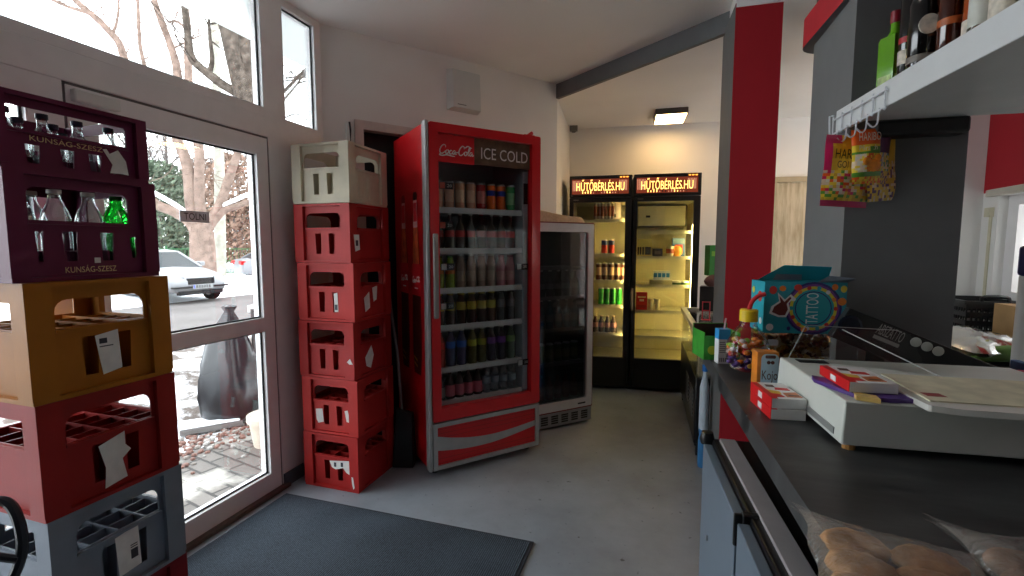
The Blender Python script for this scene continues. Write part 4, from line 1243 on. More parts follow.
for k in range(110):
    z = random.uniform(.012, .092)
    rmax = .047 if z < .075 else .038
    a, r_ = random.uniform(0, 6.28), rmax * math.sqrt(random.uniform(.3, 1))
    if z < .02:
        r_ *= .7
    mi = 4 if (z < .045 and random.random() < .6) else random.choice((0, 0, 1, 2, 3, 3, 5))
    mb.ball((r_ * math.cos(a), r_ * math.sin(a), z), .0095, .0095, .007, 6, 4, mi)
tag(mb.build('sweets', cm_, jr, smooth=60), kind='stuff')
# tub of wrapped sweets, teal display box on it
tb = thing('candy_tub', 'clear tub of wrapped brown sweets under the teal display box', 'tub', (.365, 1.565, zt), R(5))
MB().plate(rrect(-.095, .095, -.055, .055, .02), [rrect(-.093, .093, -.053, .053, .018)], .10, M=T(0, 0, .052)).box(-.09, .09, -.05, .05, 0, .003).build('tub_wall', glass('tub_plastic', (.94, .94, .92), .05, .06), tb)
wr = [mat('wrap_brown', (176, 96, 56), .35, var=.4, scale=80), mat('wrap_gold', (232, 170, 90), .3, var=.3, scale=80), mat('wrap_dark', (110, 52, 36), .4), mat('wrap_cream', (236, 208, 172), .35)]
mb = MB()
for k in range(170):
    c = (random.uniform(-.082, .082), random.choice((-1, 1, 1, -1, -1)) * random.uniform(.03, .045), random.uniform(.012, .092))
    M = T(*c) @ Matrix.Rotation(random.uniform(0, 3), 4, 'X') @ Matrix.Rotation(random.uniform(0, 3), 4, 'Z')
    mi = random.choice((0, 0, 1, 1, 2, 3))
    mb.ball((0, 0, 0), .013, .008, .008, 6, 4, mi, .1, M)
    mb.add([(.011, 0, 0), (.020, .007, .004), (.020, -.007, -.003)], [(0, 1, 2)], mi, M).add([(-.011, 0, 0), (-.020, .007, -.003), (-.020, -.007, .003)], [(0, 1, 2)], mi, M)
tag(mb.build('wrapped_sweets', wr, tb, smooth=60), kind='stuff')
small = tag(MB().prism(rrect(-.014, .014, -.009, .009, .004), 0, .0008).build('price_sticker', mat('sticker_white', (226, 220, 224), .6), tb, smooth=0))
small.matrix_local = frame((-.06, -.0562, .075), (1, 0, 0), (0, 0, 1))

tt = thing('display_box', 'teal cardboard display box lettered TATTOO standing on the candy tub', 'box', (.374, 1.54, zt + .107), R(10))
tm = [mat('teal_card', (40, 162, 178), .5, var=.12, scale=12), mat('inner_card', (128, 138, 150), .8)]
mb = MB().box(-.107, .107, -.05, -.048, 0, .145).box(-.107, .107, .048, .05, 0, .145).box(-.107, -.105, -.05, .05, 0, .145).box(.105, .107, -.05, .05, 0, .145).box(-.107, .107, -.05, .05, 0, .002)
mb.add([(-.09, .05, .145), (.105, .05, .145), (.10, .02, .185), (-.03, .02, .19)], [(0, 1, 2, 3)], 0)
mb.add([(.03, -.05, .145), (.107, -.05, .145), (.11, -.085, .158), (.05, -.07, .165)], [(0, 1, 2, 3)], 1)
mb.add([(-.05, .045, .145), (.03, .045, .145), (.025, .03, .178), (-.035, .028, .186)], [(0, 1, 2, 3)], 1)
mb.build('box_card', tm, tt, smooth=0)
dec = [mat('deco_navy', (40, 40, 110), .5), mat('deco_yellow', (226, 210, 60), .5), mat('deco_teal', (40, 160, 170), .5), mat('deco_white', (232, 232, 232), .5), mat('deco_red', (206, 54, 44), .5), mat('deco_brown', (110, 36, 30), .5), mat('deco_orange', (232, 130, 40), .5), mat('deco_purple', (120, 60, 140), .5)]
M = face_neg_y(0, -.0503, .072)
mb = MB()


def disc(cx, cz, r_, mi, lift, n=24, sx=1.0):
    mb.add([(cx + r_ * sx * math.cos(2 * math.pi * k / n), cz + r_ * math.sin(2 * math.pi * k / n), lift) for k in range(n)], [list(range(n))], mi, M)


cx0 = .022
for r_, mi, lf in ((.074, 0, .0002), (.068, 7, .0003), (.062, 1, .0004), (.054, 2, .0005), (.048, 0, .0006), (.045, 2, .0007)):
    disc(cx0, 0, r_, mi, lf)
mb.text('TATTOO', .086, .032, M @ T(cx0 + .013, -.043, .001) @ Matrix.Rotation(R(90), 4, 'Z'), 3)
for k_ in range(14):
    a_ = k_ * .449
    disc(cx0 + .058 * math.cos(a_), .058 * math.sin(a_), .006, (4, 6, 3, 2)[k_ % 4], .00085, 8)
mb.prism([(-.075, -.02), (-.05, -.03), (-.03, -.03), (-.02, -.01), (-.025, .01), (-.01, .025), (-.02, .035), (-.035, .02), (-.055, .04), (-.05, .015), (-.07, .0)], .0006, .0008, 3, M @ T(-.018, .004, .0003))
mb.prism([(-.068, -.016), (-.048, -.025), (-.033, -.024), (-.026, -.008), (-.030, .008), (-.018, .024), (-.022, .028), (-.036, .013), (-.050, .030), (-.046, .012), (-.062, .0)], .0009, .001, 5, M @ T(-.018, .004, .0003))
for cx, cz, r_, mi in ((-.085, .05, .012, 4), (-.02, .058, .009, 4), (.095, .02, .011, 6), (.088, -.045, .013, 4), (-.09, -.055, .010, 3), (.098, .055, .010, 1), (-.06, .055, .008, 6), (.0, -.06, .007, 6), (-.04, -.058, .006, 0), (.075, .06, .009, 6)):
    disc(cx, cz, r_, mi, .0009, 12, random.uniform(.7, 1.3))
mb.build('front_print', dec, tt, smooth=0)
mb = MB()
M = face_neg_x(-.1075, 0, .072)
for cx, cz, r_, mi in ((.02, .03, .016, 4), (-.02, -.03, .014, 6), (.03, -.04, .01, 3), (-.03, .045, .01, 1)):
    mb = MB()
    disc(cx, cz, r_, mi, .0004, 12)
    mb.build('side_dot', dec, tt, smooth=0)
tag(MB().ball((0, 0, .018), .04, .025, .018, 10, 6, 0, .12).build('sweet_bag', mat('pouch_orange', (236, 140, 30), .4, var=.3, scale=40), loc=(.318, 1.535, zt + .107 + .1), rz=.3), 'orange pouch peeping from the open teal display box', 'pouch')

# upright sweets pouch box
kj = thing('sweets_box', 'upright orange and pale blue sweets box lettered Kojo', 'box', (.2515, 1.285, zt), R(10))
km = [mat('kojo_orange', (222, 132, 40), .45, var=.2, scale=30), mat('kojo_blue', (186, 212, 226), .45), mat('kojo_brown', (84, 40, 30), .5), mat('kojo_white', (230, 232, 232), .5)]
mb = MB().box(-.026, .0235, -.018, .018, 0, .093, 0).prism(rrect(-.017, .0236, .004, .089, .012), 0, .0006, 1, face_neg_y(0, -.0181, 0))
mb.prism(rrect(-.008, .016, .078, .086, .003), .0006, .0009, 2, face_neg_y(0, -.0181, 0))
for cx in (.0, .009):
    mb.lathe([(.0045, 0, 2), (.0045, .0008, 2)], 10, T(cx, -.0186, .068) @ Matrix.Rotation(R(90), 4, 'X'))
mb.text('Kojo', .036, .030, face_neg_y(-.0145, -.0192, .018), 2)
mb.prism(rrect(-.017, .0236, .004, .013, .002), .0006, .0009, 2, face_neg_y(0, -.0181, 0))
mb.build('box_card', km, kj, smooth=0)


def choc_box(name, label, loc, rz, w=.066, l=.118, h=.021):
    """flat chocolate box: red end band, white body with picture on top"""
    ms = [mat('choc_white', (228, 226, 224), .4), mat('choc_red', (208, 26, 28), .4), mat('choc_caramel', (190, 110, 60), .4, var=.4, scale=60), mat('choc_brown', (90, 50, 36), .4), mat('choc_yellow', (230, 190, 70), .4)]
    t = thing(name, label, 'box', loc, rz)
    MB().box(0, w, 0, l, 0, h, 0).build('box_card', ms, t, bevel=.001)
    mb = MB().box(-.0006, 0, 0.0, l, 0, h, 1).box(-.0003, .012, 0, l, h, h + .0005, 1)
    mb.box(-.0012, -.0006, l * .42, l * .6, .004, h - .004, 0)
    mb.prism([(.012, .01), (.03, .012), (.026, .03), (.012, .034)], h, h + .0007, 1).prism([(.012, .034), (.03, .03), (.034, .05), (.012, .06)], h, h + .0006, 4)
    mb.prism([(.034, .012), (.063, .012), (.063, .046), (.036, .04)], h, h + .0007, 2).prism([(.04, .018), (.06, .018), (.06, .024), (.04, .024)], h + .0007, h + .001, 3)
    mb.prism([(.03, .062), (.058, .058), (.058, .074), (.034, .078)], h, h + .0007, 1).prism([(.02, .085), (.036, .082), (.038, .098), (.022, .10)], h, h + .0007, 3)
    mb.build('box_print', ms, t, smooth=0)
    return t


choc_box('chocolate_box', 'lower flat red and white chocolate box on the dark worktop', (.219, 1.046, zt), R(9))
choc_box('chocolate_box', 'upper flat red and white chocolate box of the pair on the worktop', (.220, 1.048, zt + .0225), R(9.6))

# ------------------------------------------------------------------ white appliance with clear hood, black display bar
A0, AR = (.300, .912, zt), R(5.2)
ap = thing('counter_appliance', 'white metal box appliance with clear hood standing on the counter', 'appliance', A0, AR)
apw = mat('appliance_white', (206, 208, 200), .4, var=.03)
mb = MB()
vs = [(0, 0, .012), (.46, 0, .012), (.46, .335, .012), (0, .335, .012), (.004, 0.004, .088), (.46, .004, .088), (.46, .335, .088), (.004, .335, .088)]
mb.add(vs, [(0, 3, 2, 1), (4, 5, 6, 7), (0, 1, 5, 4), (1, 2, 6, 5), (2, 3, 7, 6), (3, 0, 4, 7)])
mb.build('housing', apw, ap, bevel=.003)
for x, y in ((.02, .02), (.44, .02), (.02, .31), (.44, .31)):
    MB().lathe([(.010, 0), (.010, .013)], 10, T(x, y, 0)).build('foot', mat('foot_amber', (170, 120, 60), .6), ap)
MB().box(.03, .09, .285, .315, .0885, .0893).build('dark_window', black_pl, ap, smooth=0)
MB().box(-.0012, 0.002, .03, .16, .02, .032).build('side_plate', mat('plate_grey', (128, 128, 126), .5), ap, smooth=0)
hood = glass('acrylic', (.92, .93, .92), .05, .03)
mb = MB().add([(.02, .325, .0885), (.25, .325, .0885), (.25, .345, .16), (.06, .345, .165)], [(0, 1, 2, 3)]).add([(.0255, .325, .0885), (.25, .23, .0885), (.25, .30, .16), (.06, .345, .165)], [(0, 1, 2, 3)])
mb.build('clear_hood', hood, ap, smooth=0)
mb = MB().tube([(.255, .18, .09), (.13, .33, .16)], .0012, 6).tube([(.02, .325, .09), (.06, .345, .165)], .0008, 6).tube([(.06, .345, .165), (.25, .345, .16)], .0008, 6)
mb.build('hood_edge', mat('acrylic_edge', (170, 172, 170), .3), ap)

dbk = mat('display_black', (17, 17, 19), .35)
db = thing('display_bar', 'black tilted display bar with three pale discs behind the white appliance', 'display', (.428, 1.36, zt))
du, dv_ = Vector((.921, 0, -.389)), Vector((.389, 0, .921))      # along the bar, up across its face
DO = Vector((0, 0, .207))                                         # upper end of the top edge
DM = frame(DO, du, dv_)                                           # faces the bar's front


def dp_(u, t_):
    return frame(DO + du * u - dv_ * t_ + Vector((0, -.0006, 0)), du, dv_)


mb = MB().add([(DO + du * a + dv_ * b_ + Vector((0, c, 0))) for c in (0, .03) for a, b_ in ((.022, 0), (.40, 0), (.40, -.026), (.272, -.034), (.262, -.082), (.016, -.084))],
              [(0, 1, 2, 3, 4, 5), (11, 10, 9, 8, 7, 6)] + [(i, (i + 1) % 6, 6 + (i + 1) % 6, 6 + i) for i in range(6)])
mb.build('display_case', dbk, db, bevel=.002)
MB().box(.07, .11, .030, .08, 0, .10).build('stand', dbk, db, smooth=0)
MB().tube(catmull([(.255, .015, .055), (.262, .02, .02), (.30, .03, .008), (.36, .03, .010), (.40, .03, .008)], 5), .008, 8).build('curved_foot', dbk, db)
mb = MB().text('ABSZATTO', .058, .027, dp_(.096, .033))
mb.prism([(0, 0), (.058, 0), (.058, .009), (0, .009)], 0, .0005, 0, dp_(.096, .046))
mb.build('lettering', mat('display_print', (150, 150, 146), .5), db, smooth=0)
for k in range(3):
    MB().lathe([(.0115, 0), (.0115, .001), (.010, .0016)], 20, dp_(.180 + k * .0245, .017)).build('pale_disc', mat('disc_pale', (176, 178, 170), .5, var=.1), db)
MB().lathe([(.026, 0), (.026, .004), (.020, .006), (.020, .003), (.008, .003)], 24, dp_(.040, .040)).build('lens_ring', mat('lens_dark', (30, 34, 48), .15, .3), db)
MB().box(.374, .40, -.004, .034, .045, .062).build('pink_tab', mat('tab_pink', (196, 40, 90), .5), db)

# things lying on the appliance
zb = ZT + .0895
tag(MB().prism([(0, 0), (.045, -.012), (.085, -.005), (.115, .02), (.07, .035), (.0, .10), (-.03, .12), (-.035, .09)], 0, .007).build('chocolate_bar', mat('wrapper_purple', (84, 52, 130), .4, var=.5, scale=18), loc=(.325, .935, zb), rz=.05, bevel=.002), 'purple and gold chocolate bar under the red box on the appliance', 'chocolate')
tag(MB().prism([(0, 0), (.03, -.014), (.034, .01), (.006, .03)], 0, .0074).build('wrapper', mat('wrapper_gold', (222, 186, 110), .4, var=.4, scale=40), loc=(.322, .925, zb), rz=.1), 'crumpled gold wrapper by the purple chocolate bar', 'wrapper')
choc_box('chocolate_box', 'flat red and white chocolate box lying on the white appliance', (.318, .945, zb + .0078), R(6), .075, .118, .018)
nb = thing('paper_tray', 'white plastic tray of paper lying on the appliance', 'tray', (.410, .895, zb), R(4))
mb = MB().prism([(.0, .0), (.04, -.012), (.42, -.012), (.42, .20), (.02, .20), (-.005, .13)], 0, .010)
mb.build('tray_plate', mat('tray_white', (214, 212, 204), .4, var=.03), nb, bevel=.004)
MB().prism([(.012, .02), (.42, .02), (.42, .19), (.02, .19)], .0102, .0125).prism([(.022, .045), (.05, .045), (.048, .065), (.02, .065)], .0125, .0128, 1).build('paper_sheet', [mat('sheet_cream', (214, 206, 178), .8, var=.15, scale=25), mat('stamp_red', (150, 60, 60), .6)], nb, smooth=0)

# ------------------------------------------------------------------ bags of pastry at the near end
def pillow(w, l, h, seed, nx=22, ny=22, lump=.35):
    random.seed(seed)
    ph = [random.uniform(0, 6.28) for _ in range(8)]
    vs, fs = [], []
    for s_ in (1, -1):
        for i in range(nx + 1):
            for j in range(ny + 1):
                u, v = i / nx * 2 - 1, j / ny * 2 - 1
                e = max(0, (1 - u * u)) * max(0, (1 - v * v))
                wr_ = .16 * abs(math.sin(7 * u + 4 * v + ph[0])) + .14 * abs(math.sin(10 * v - 6 * u + ph[1])) - .10 * abs(math.sin(15 * u + 8 * v + ph[2]))
                z = (e ** .55) * (1 + lump * math.sin(4 * u + ph[3]) * math.sin(4 * v + ph[4]) + wr_)
                z = h * .5 + (h * .5 * z if s_ > 0 else -h * .5 * (e ** .3) * .97)
                tip = max(0, (v - u) / 2) ** 9 + .5 * max(0, (v + u) / 2) ** 9
                x = u * w / 2 * (1 + .05 * math.sin(5 * v + ph[5])) + (w * .16 * tip if u > 0 else -w * .16 * tip)
                y = v * l / 2 * (1 + .05 * math.sin(5 * u + ph[6])) + l * .10 * tip
                z += h * .2 * tip * (s_ + 1.2) / 2
                vs.append((x, y, max(.0008, z)))
    n_ = (nx + 1) * (ny + 1)
    for i in range(nx):
        for j in range(ny):
            a = i * (ny + 1) + j
            fs += [(a, a + ny + 1, a + ny + 2, a + 1), (n_ + a, n_ + a + 1, n_ + a + ny + 2, n_ + a + ny + 1)]
    return vs, fs


cell, nt, out = nodes_of('cellophane')
tr_ = nt.nodes.new('ShaderNodeBsdfTransparent'); tr_.inputs[0].default_value = (.96, .95, .92, 1)
gl_ = nt.nodes.new('ShaderNodeBsdfGlossy'); gl_.inputs['Roughness'].default_value = .18
df_ = nt.nodes.new('ShaderNodeBsdfDiffuse'); df_.inputs[0].default_value = (.8, .78, .74, 1)
lw = nt.nodes.new('ShaderNodeLayerWeight'); lw.inputs[0].default_value = .3
ma = nt.nodes.new('ShaderNodeMath'); ma.operation = 'MULTIPLY_ADD'; ma.inputs[1].default_value = .6; ma.inputs[2].default_value = .12
tc = nt.nodes.new('ShaderNodeTexCoord')
vz = nt.nodes.new('ShaderNodeTexNoise'); vz.inputs['Scale'].default_value = 38; vz.inputs['Detail'].default_value = 3; vz.inputs['Distortion'].default_value = 2.5
bp_ = nt.nodes.new('ShaderNodeBump'); bp_.inputs['Strength'].default_value = .9; bp_.inputs['Distance'].default_value = .006
nt.links.new(tc.outputs['Object'], vz.inputs['Vector']); nt.links.new(vz.outputs[0], bp_.inputs['Height']); nt.links.new(bp_.outputs[0], gl_.inputs['Normal'])
nt.links.new(lw.outputs['Fresnel'], ma.inputs[0])
m1 = nt.nodes.new('ShaderNodeMixShader'); m2 = nt.nodes.new('ShaderNodeMixShader'); m2.inputs[0].default_value = .10
nt.links.new(ma.outputs[0], m1.inputs[0]); nt.links.new(tr_.outputs[0], m1.inputs[1]); nt.links.new(gl_.outputs[0], m1.inputs[2])
nt.links.new(m1.outputs[0], m2.inputs[1]); nt.links.new(df_.outputs[0], m2.inputs[2]); nt.links.new(m2.outputs[0], out.inputs[0])
pastry = mat('pastry_golden', (206, 150, 92), .7, var=.35, scale=40, bump=.5)
pastry2 = mat('pastry_brown', (140, 100, 70), .7, var=.35, scale=40, bump=.5)


def pastry_bag(label, loc, rz, w, l, h, seed, m, plabel, n):
    t = thing('pastry_bag', label, 'bag', loc, rz)
    vs, fs = pillow(w, l, h, seed, 34, 34, .3)
    mb = MB().add(vs, fs)
    mb.build('bag_film', cell, t, smooth=80)
    random.seed(seed + 3)
    for k in range(n):
        u = (k % 2 - .5) * w * .42
        v = ((k // 2) - (n // 2 - 1) / 2) * l * .30
        mb = MB().ball((0, 0, 0), w * .22, l * .17, h * .34, 16, 10, 0, .09)
        p = local(loc, rz, (u, v, h * .38))
        tag(mb.build('pastry', m, loc=p, rz=rz + random.uniform(-.5, .5), smooth=80), plabel, 'pastry', plabel + ' group')


pastry_bag('clear cellophane bag of golden pastries at the counter\'s near end', (.238, .548, zt), R(-12), .15, .15, .036, 3, pastry, 'golden pastry inside the clear cellophane bag', 6)
pastry_bag('clear cellophane bag of darker pastries beside the golden ones', (.392, .590, zt), R(-4), .13, .13, .036, 8, pastry2, 'dark brown pastry inside the second cellophane bag', 4)

# ------------------------------------------------------------------ liquor bottles on the shelf
lab_w = mat('liquor_label', (206, 196, 180), .6, var=.3, scale=60); lab_r = mat('liquor_red', (170, 26, 34), .5)
zsb = S0[2] + .0606


def liquor(label, px, py, r_, h, body, cap, labm, lz, neck=.36, sh0=.62, sh1=.78, text=None, square=False):
    t = thing('liquor_bottle', label, 'bottle', local((S0[0], S0[1], 0), SR, (px, py, zsb)), SR + .35)
    rn = r_ * neck
    n = 4 if square else 16
    if square:
        M = RZ(R(45))
        k = 1.3
        mb = MB().lathe([(r_ * .96 * k, 0), (r_ * k, .006), (r_ * k, h * sh0), (r_ * .9 * k, h * (sh0 + .04))], 4, M).lathe([(r_ * .8, h * (sh0 + .04)), (rn, h * sh1), (rn, h * .93)], 12)
    else:
        mb = MB().lathe([(r_ * .9, 0), (r_, .006), (r_, h * sh0), (r_ * .85, h * (sh0 * .6 + sh1 * .4)), (rn * 1.1, h * sh1), (rn, h * .90)], 18)
    mb.build('bottle_body', body, t, smooth=40)
    MB().lathe([(rn * 1.12, h * .86), (rn * 1.12, h), (rn * .9, h * 1.003)], 14).build('bottle_cap', cap, t)
    mb = MB()
    if square:
        q_ = r_ * .925
        for k_ in range(4):
            mb.prism([(-q_ * .8, h * lz[0]), (q_ * .8, h * lz[0]), (q_ * .8, h * lz[1]), (-q_ * .8, h * lz[1])], 0, .0006, 0, RZ(k_ * math.pi / 2) @ face_neg_y(0, -r_ * .925, 0))
    else:
        mb.lathe([(r_ * 1.012, h * lz[0]), (r_ * 1.012, h * lz[1])], 18, caps=False)
    mb.build('bottle_label', labm, t)
    return t


black_b = mat('black_bottle', (16, 15, 16), .12, coat=.4); brown_b = mat('brown_spirit', (60, 20, 8), .1, coat=.5); amber_b = mat('amber_spirit', (150, 62, 16), .12, coat=.5)
limeb = mat('lime_liqueur', (96, 160, 20), .15, coat=.5); clearb2 = glass('clear_spirit', (.84, .84, .74), .6, .05)
b1 = liquor('lime green liqueur bottle with dark red cap at the shelf end', .070, -.150, .026, .215, limeb, mat('cap_wine', (130, 16, 34), .35), mat('label_lime', (170, 190, 120), .5, var=.5, scale=60), (.10, .22), square=True, sh0=.66, sh1=.76, neck=.42)
b2 = liquor('slim black liquor bottle with red and white label beside the lime one', .066, -.225, .021, .30, black_b, black_pl, lab_r, (.34, .39), neck=.5, sh0=.70, sh1=.82)
MB().lathe([(.0216, .05), (.0216, .085)], 16, caps=False).build('white_band', lab_w, b2)
b3 = liquor('dark bottle with a pale round emblem on the bottle shelf', .056, -.302, .030, .26, black_b, mat('cap_silver', (170, 166, 160), .3, .7), mat('label_smoke', (120, 112, 104), .5, var=.3, scale=50), (.10, .16), neck=.45)
MB().prism([(.020 * math.cos(a_ * .3927), .022 * math.sin(a_ * .3927)) for a_ in range(16)], 0, .004, 0, RZ(R(-32)) @ face_neg_y(0, -.0305, .105)).build('emblem', lab_w, b3)
MB().lathe([(.0135, .196), (.015, .20), (.0135, .206)], 14).build('neck_ring', steel, b3)
liquor('tall brown brandy bottle behind the round emblem bottle', .135, -.345, .029, .31, brown_b, mat('cap_brown', (60, 30, 20), .4), mat('label_copper', (150, 70, 40), .4, var=.4, scale=50), (.55, .62), neck=.4)
liquor('dark amber spirit bottle in the middle of the bottle shelf', .075, -.364, .024, .27, brown_b, black_pl, mat('label_amber', (176, 90, 40), .45, var=.4, scale=60), (.30, .36))
liquor('deep brown cognac bottle in the second row of the shelf', .168, -.42, .030, .29, black_b, black_pl, mat('label_dark', (60, 40, 30), .5), (.3, .5))
liquor('small honey coloured bottle with a cream label on the shelf', .085, -.425, .022, .20, amber_b, mat('cap_gold', (190, 140, 50), .35, .5), lab_w, (.10, .34))
b8 = liquor('clear yellowish spirit bottle with striped label on the shelf', .065, -.476, .022, .28, clearb2, mat('cap_red', (150, 30, 30), .4), mat('label_pale', (200, 200, 190), .5, var=.2), (.12, .40))
b9 = liquor('clear spirit bottle with red lines on its white label', .070, -.531, .026, .28, clearb2, mat('cap_white', (214, 214, 210), .4), lab_w, (.10, .50))
MB().lathe([(.0267, .07), (.0267, .078)], 16, caps=False).lathe([(.0267, .12), (.0267, .127)], 16, caps=False).build('red_line', lab_r, b9)
liquor('clear schnapps bottle last in the visible row of the shelf', .070, -.596, .026, .28, clearb2, mat('cap_gold', (190, 140, 50), .35, .5), mat('label_cream', (206, 196, 160), .5), (.12, .45))


# ------------------------------------------------------------------ hanging sweet bags
def hang_bag(label, loc, rz, w, h, th, mats, draw, tilt=0.0):
    t = thing('candy_bag', label, 'bag', loc, rz)
    t.rotation_euler = (0, tilt, rz)
    nx, ny = 16, 24
    vs, fs, ms = [], [], []
    for s_ in (-1, 1):
        for i in range(nx + 1):
            for j in range(ny + 1):
                u, v = i / nx, j / ny
                ev = min(1, min(v, 1 - v) * 5)
                b_ = th / 2 * math.sqrt(max(0, math.sin(math.pi * u))) * ev * (1 + .15 * math.sin(9 * u + 7 * v))
                vs.append(((u - .5) * w * (1 + .02 * math.sin(v * 11)), s_ * (b_ + .0004), -h * v))
    n_ = (nx + 1) * (ny + 1)
    mb = MB()
    b0 = [tuple(v) for v in vs]
    faces = {}
    for s_ in (0, 1):
        for i in range(nx):
            for j in range(ny):
                a = s_ * n_ + i * (ny + 1) + j
                faces.setdefault(draw((i + .5) / nx, (j + .5) / ny), []).append((a, a + 1, a + ny + 2, a + ny + 1))
    first = True
    for mi, ff in faces.items():
        if first:
            mb.add(b0, ff, mi)
            first = False
        else:
            for f_ in ff:
                mb.f.append(list(f_)); mb.m.append(mi)
    mb.build('bag_film', mats, t, smooth=80)
    return t


bagm = [mat('bag_gold', (222, 176, 50), .3, var=.2, scale=20, coat=.3), mat('bag_pink', (206, 30, 90), .3, coat=.3), mat('bag_orange', (236, 96, 24), .3, var=.2, coat=.3), mat('bag_yellow', (240, 206, 60), .3, coat=.3), mat('bag_green', (90, 150, 50), .3, coat=.3), mat('bag_cream', (226, 200, 170), .3, var=.3, scale=40, coat=.3), mat('bag_purple', (90, 44, 90), .3, coat=.3), mat('bag_black', (24, 22, 22), .4), mat('bag_white', (226, 216, 200), .3, coat=.3), mat('bag_sky_blue', (120, 160, 190), .3, coat=.3)]


rnd = random.Random(6)


def speck(*mi):
    return rnd.choice(mi)


def d_gold(u, v):
    if v > .93 or (u < .14 and v < .5):
        return 1
    if v < .12:
        return 1 if u < .3 else 0
    if v < .48:
        return 0 if rnd.random() < .9 else 3
    if v < .84:
        return speck(5, 5, 0, 3, 1, 4, 8, 2)
    return speck(0, 0, 3, 4)


def d_orange(u, v):
    if v < .28:
        return 2
    if v < .40:
        return 3 if u < .5 or v < .34 else 4
    if v < .46:
        return 4
    if v < .8:
        return speck(5, 5, 8, 3) if u < .4 else speck(2, 2, 3, 0)
    return 4 if v < .86 else speck(3, 0, 2)


def d_purple(u, v):
    return 6 if v < .45 else (speck(5, 8, 4, 9, 3) if v < .78 else speck(0, 6, 0))


zk = 1.672
g1 = hang_bag('gold and pink bag of gummy sweets lettered HARIBO hanging at the back', (.512, 1.630, zk), R(17), .138, .205, .03, bagm, d_gold, R(3))
MB().text('HARIBO', .085, .028, face_neg_y(-.048, -.0168, -.070)).text('GOLD', .050, .020, face_neg_y(-.040, -.0168, -.096)).build('lettering', bagm[7], g1, smooth=0)
g2 = hang_bag('orange topped bag of peach sweets lettered HARIBO hanging in front', (.533, 1.585, zk + .006), R(17), .080, .150, .03, bagm, d_orange, R(-4))
MB().text('HARIBO', .060, .022, face_neg_y(-.030, -.0166, -.034)).text('Pfirsich', .05, .014, face_neg_y(-.030, -.0168, -.060)).build('lettering', [mat('bag_white_print', (236, 226, 210), .5)], g2, smooth=0)
mb = MB()
for cx, cz, r_ in ((.010, -.102, .018), (-.008, -.09, .012), (.022, -.082, .010)):
    mb.ball((cx, -.0155, cz), r_, .004, r_, 12, 6)
mb.build('peach_print', mat('peach_orange', (240, 140, 30), .4, var=.3, scale=50), g2)
hang_bag('purple topped bag of sweets hanging behind the others', (.580, 1.608, zk + .01), R(22), .055, .150, .022, bagm, d_purple, R(2))
hang_bag('plain gold sweet bag hanging nearest the shelf bracket', (.585, 1.632, zk), R(20), .085, .19, .018, bagm, lambda u, v: 0 if v < .4 else speck(0, 0, 5, 6), R(-5))

# ------------------------------------------------------------------ far counter under the side window
fc = thing('back_counter', 'pale back counter along the wall under the side window', 'counter', (1.03, 1.3, 0))
MB().box(0, .52, 0, 1.70, .85, .885).build('worktop', mat('pale_worktop', (168, 164, 150), .5), fc, bevel=.003)
MB().box(.03, .52, .01, 1.69, 0, .85).build('cabinet_front', mat('pale_front', (186, 180, 170), .5), fc, smooth=0)
vt = tag(MB().plate(rrect(-.15, .15, -.27, .27, .03), [], .012, M=T(0, 0, .006)).plate(rrect(-.15, .15, -.27, .27, .03), [rrect(-.138, .138, -.258, .258, .025)], .03, M=T(0, 0, .015)).build('food_tray', black_pl, loc=(1.245, 2.42, .8855)), 'black tray of greens on the back counter', 'tray')
random.seed(4)
vm = [mat('veg_green', (96, 130, 62), .5, var=.4, scale=20), mat('veg_pale', (190, 196, 130), .5, var=.3, scale=20)]
for k in range(7):
    y = 2.22 + k * .066
    pts = [(1.14 + random.uniform(-.01, .01), y, .925), (1.24, y + random.uniform(-.012, .012), .945 + random.uniform(0, .02)), (1.35, y + random.uniform(-.01, .01), .93)]
    tag(MB().tube(catmull(pts, 4), [.016 + .016 * math.sin(math.pi * (i + 1) / 11) for i in range(9)], 8, 0).build('leek', vm[k % 2], smooth=80), ['green leek lying in the black tray under clear film', 'pale leek lying in the black tray under clear film'][k % 2], 'vegetable', ['green leeks in the tray', 'pale leeks in the tray'][k % 2])
vs, fs = pillow(.25, .48, .10, 21, 16, 20, .2)
tag(MB().add(vs, fs).build('cling_film', glass('cling_film', (.93, .94, .92), .8, .15), loc=(1.245, 2.42, .905), smooth=80), 'crinkled clear film over the greens in the black tray', 'film')
bk_ = thing('mesh_basket', 'black slotted plastic basket by the side window', 'basket', (1.46, 2.86, .8855))
mb = MB()
for s_ in (-1, 1):
    for z in (.02, .06, .10, .14, .18):
        mb.box(-.10, .10, s_ * .14 - .003, s_ * .14 + .003, z, z + .022)
        mb.box(s_ * .10 - .003, s_ * .10 + .003, -.14, .14, z, z + .022)
    for k in range(11):
        mb.box(-.10 + k * .02 - .003, -.10 + k * .02 + .003, s_ * .14 - .0025, s_ * .14 + .0025, 0, .2)
    for k in range(15):
        mb.box(s_ * .10 - .0025, s_ * .10 + .0025, -.14 + k * .02 - .003, -.14 + k * .02 + .003, 0, .2)
mb.box(-.10, .10, -.14, .14, 0, .006).box(-.115, .115, -.155, -.138, .20, .215).box(-.115, .115, .138, .155, .20, .215).box(-.115, -.098, -.15, .15, .20, .215).box(.098, .115, -.15, .15, .20, .215)
mb.build('basket_shell', black_pl, bk_, smooth=0)
MB().tube(catmull([(-.05, -.146, .214), (-.04, -.146, .235), (.04, -.146, .235), (.05, -.146, .214)], 4), .008, 8).build('basket_grip', black_pl, bk_)
tag(MB().box(-.06, .06, -.10, .10, 0, .13).box(-.06, .06, -.003, .003, .13, .1305, 1).build('cardboard_box', [mat('cardboard', (178, 142, 96), .8), mat('tape_tan', (160, 124, 80), .5)], loc=(1.478, 2.54, .971), bevel=.002), 'brown cardboard box behind the greens under the window', 'box')
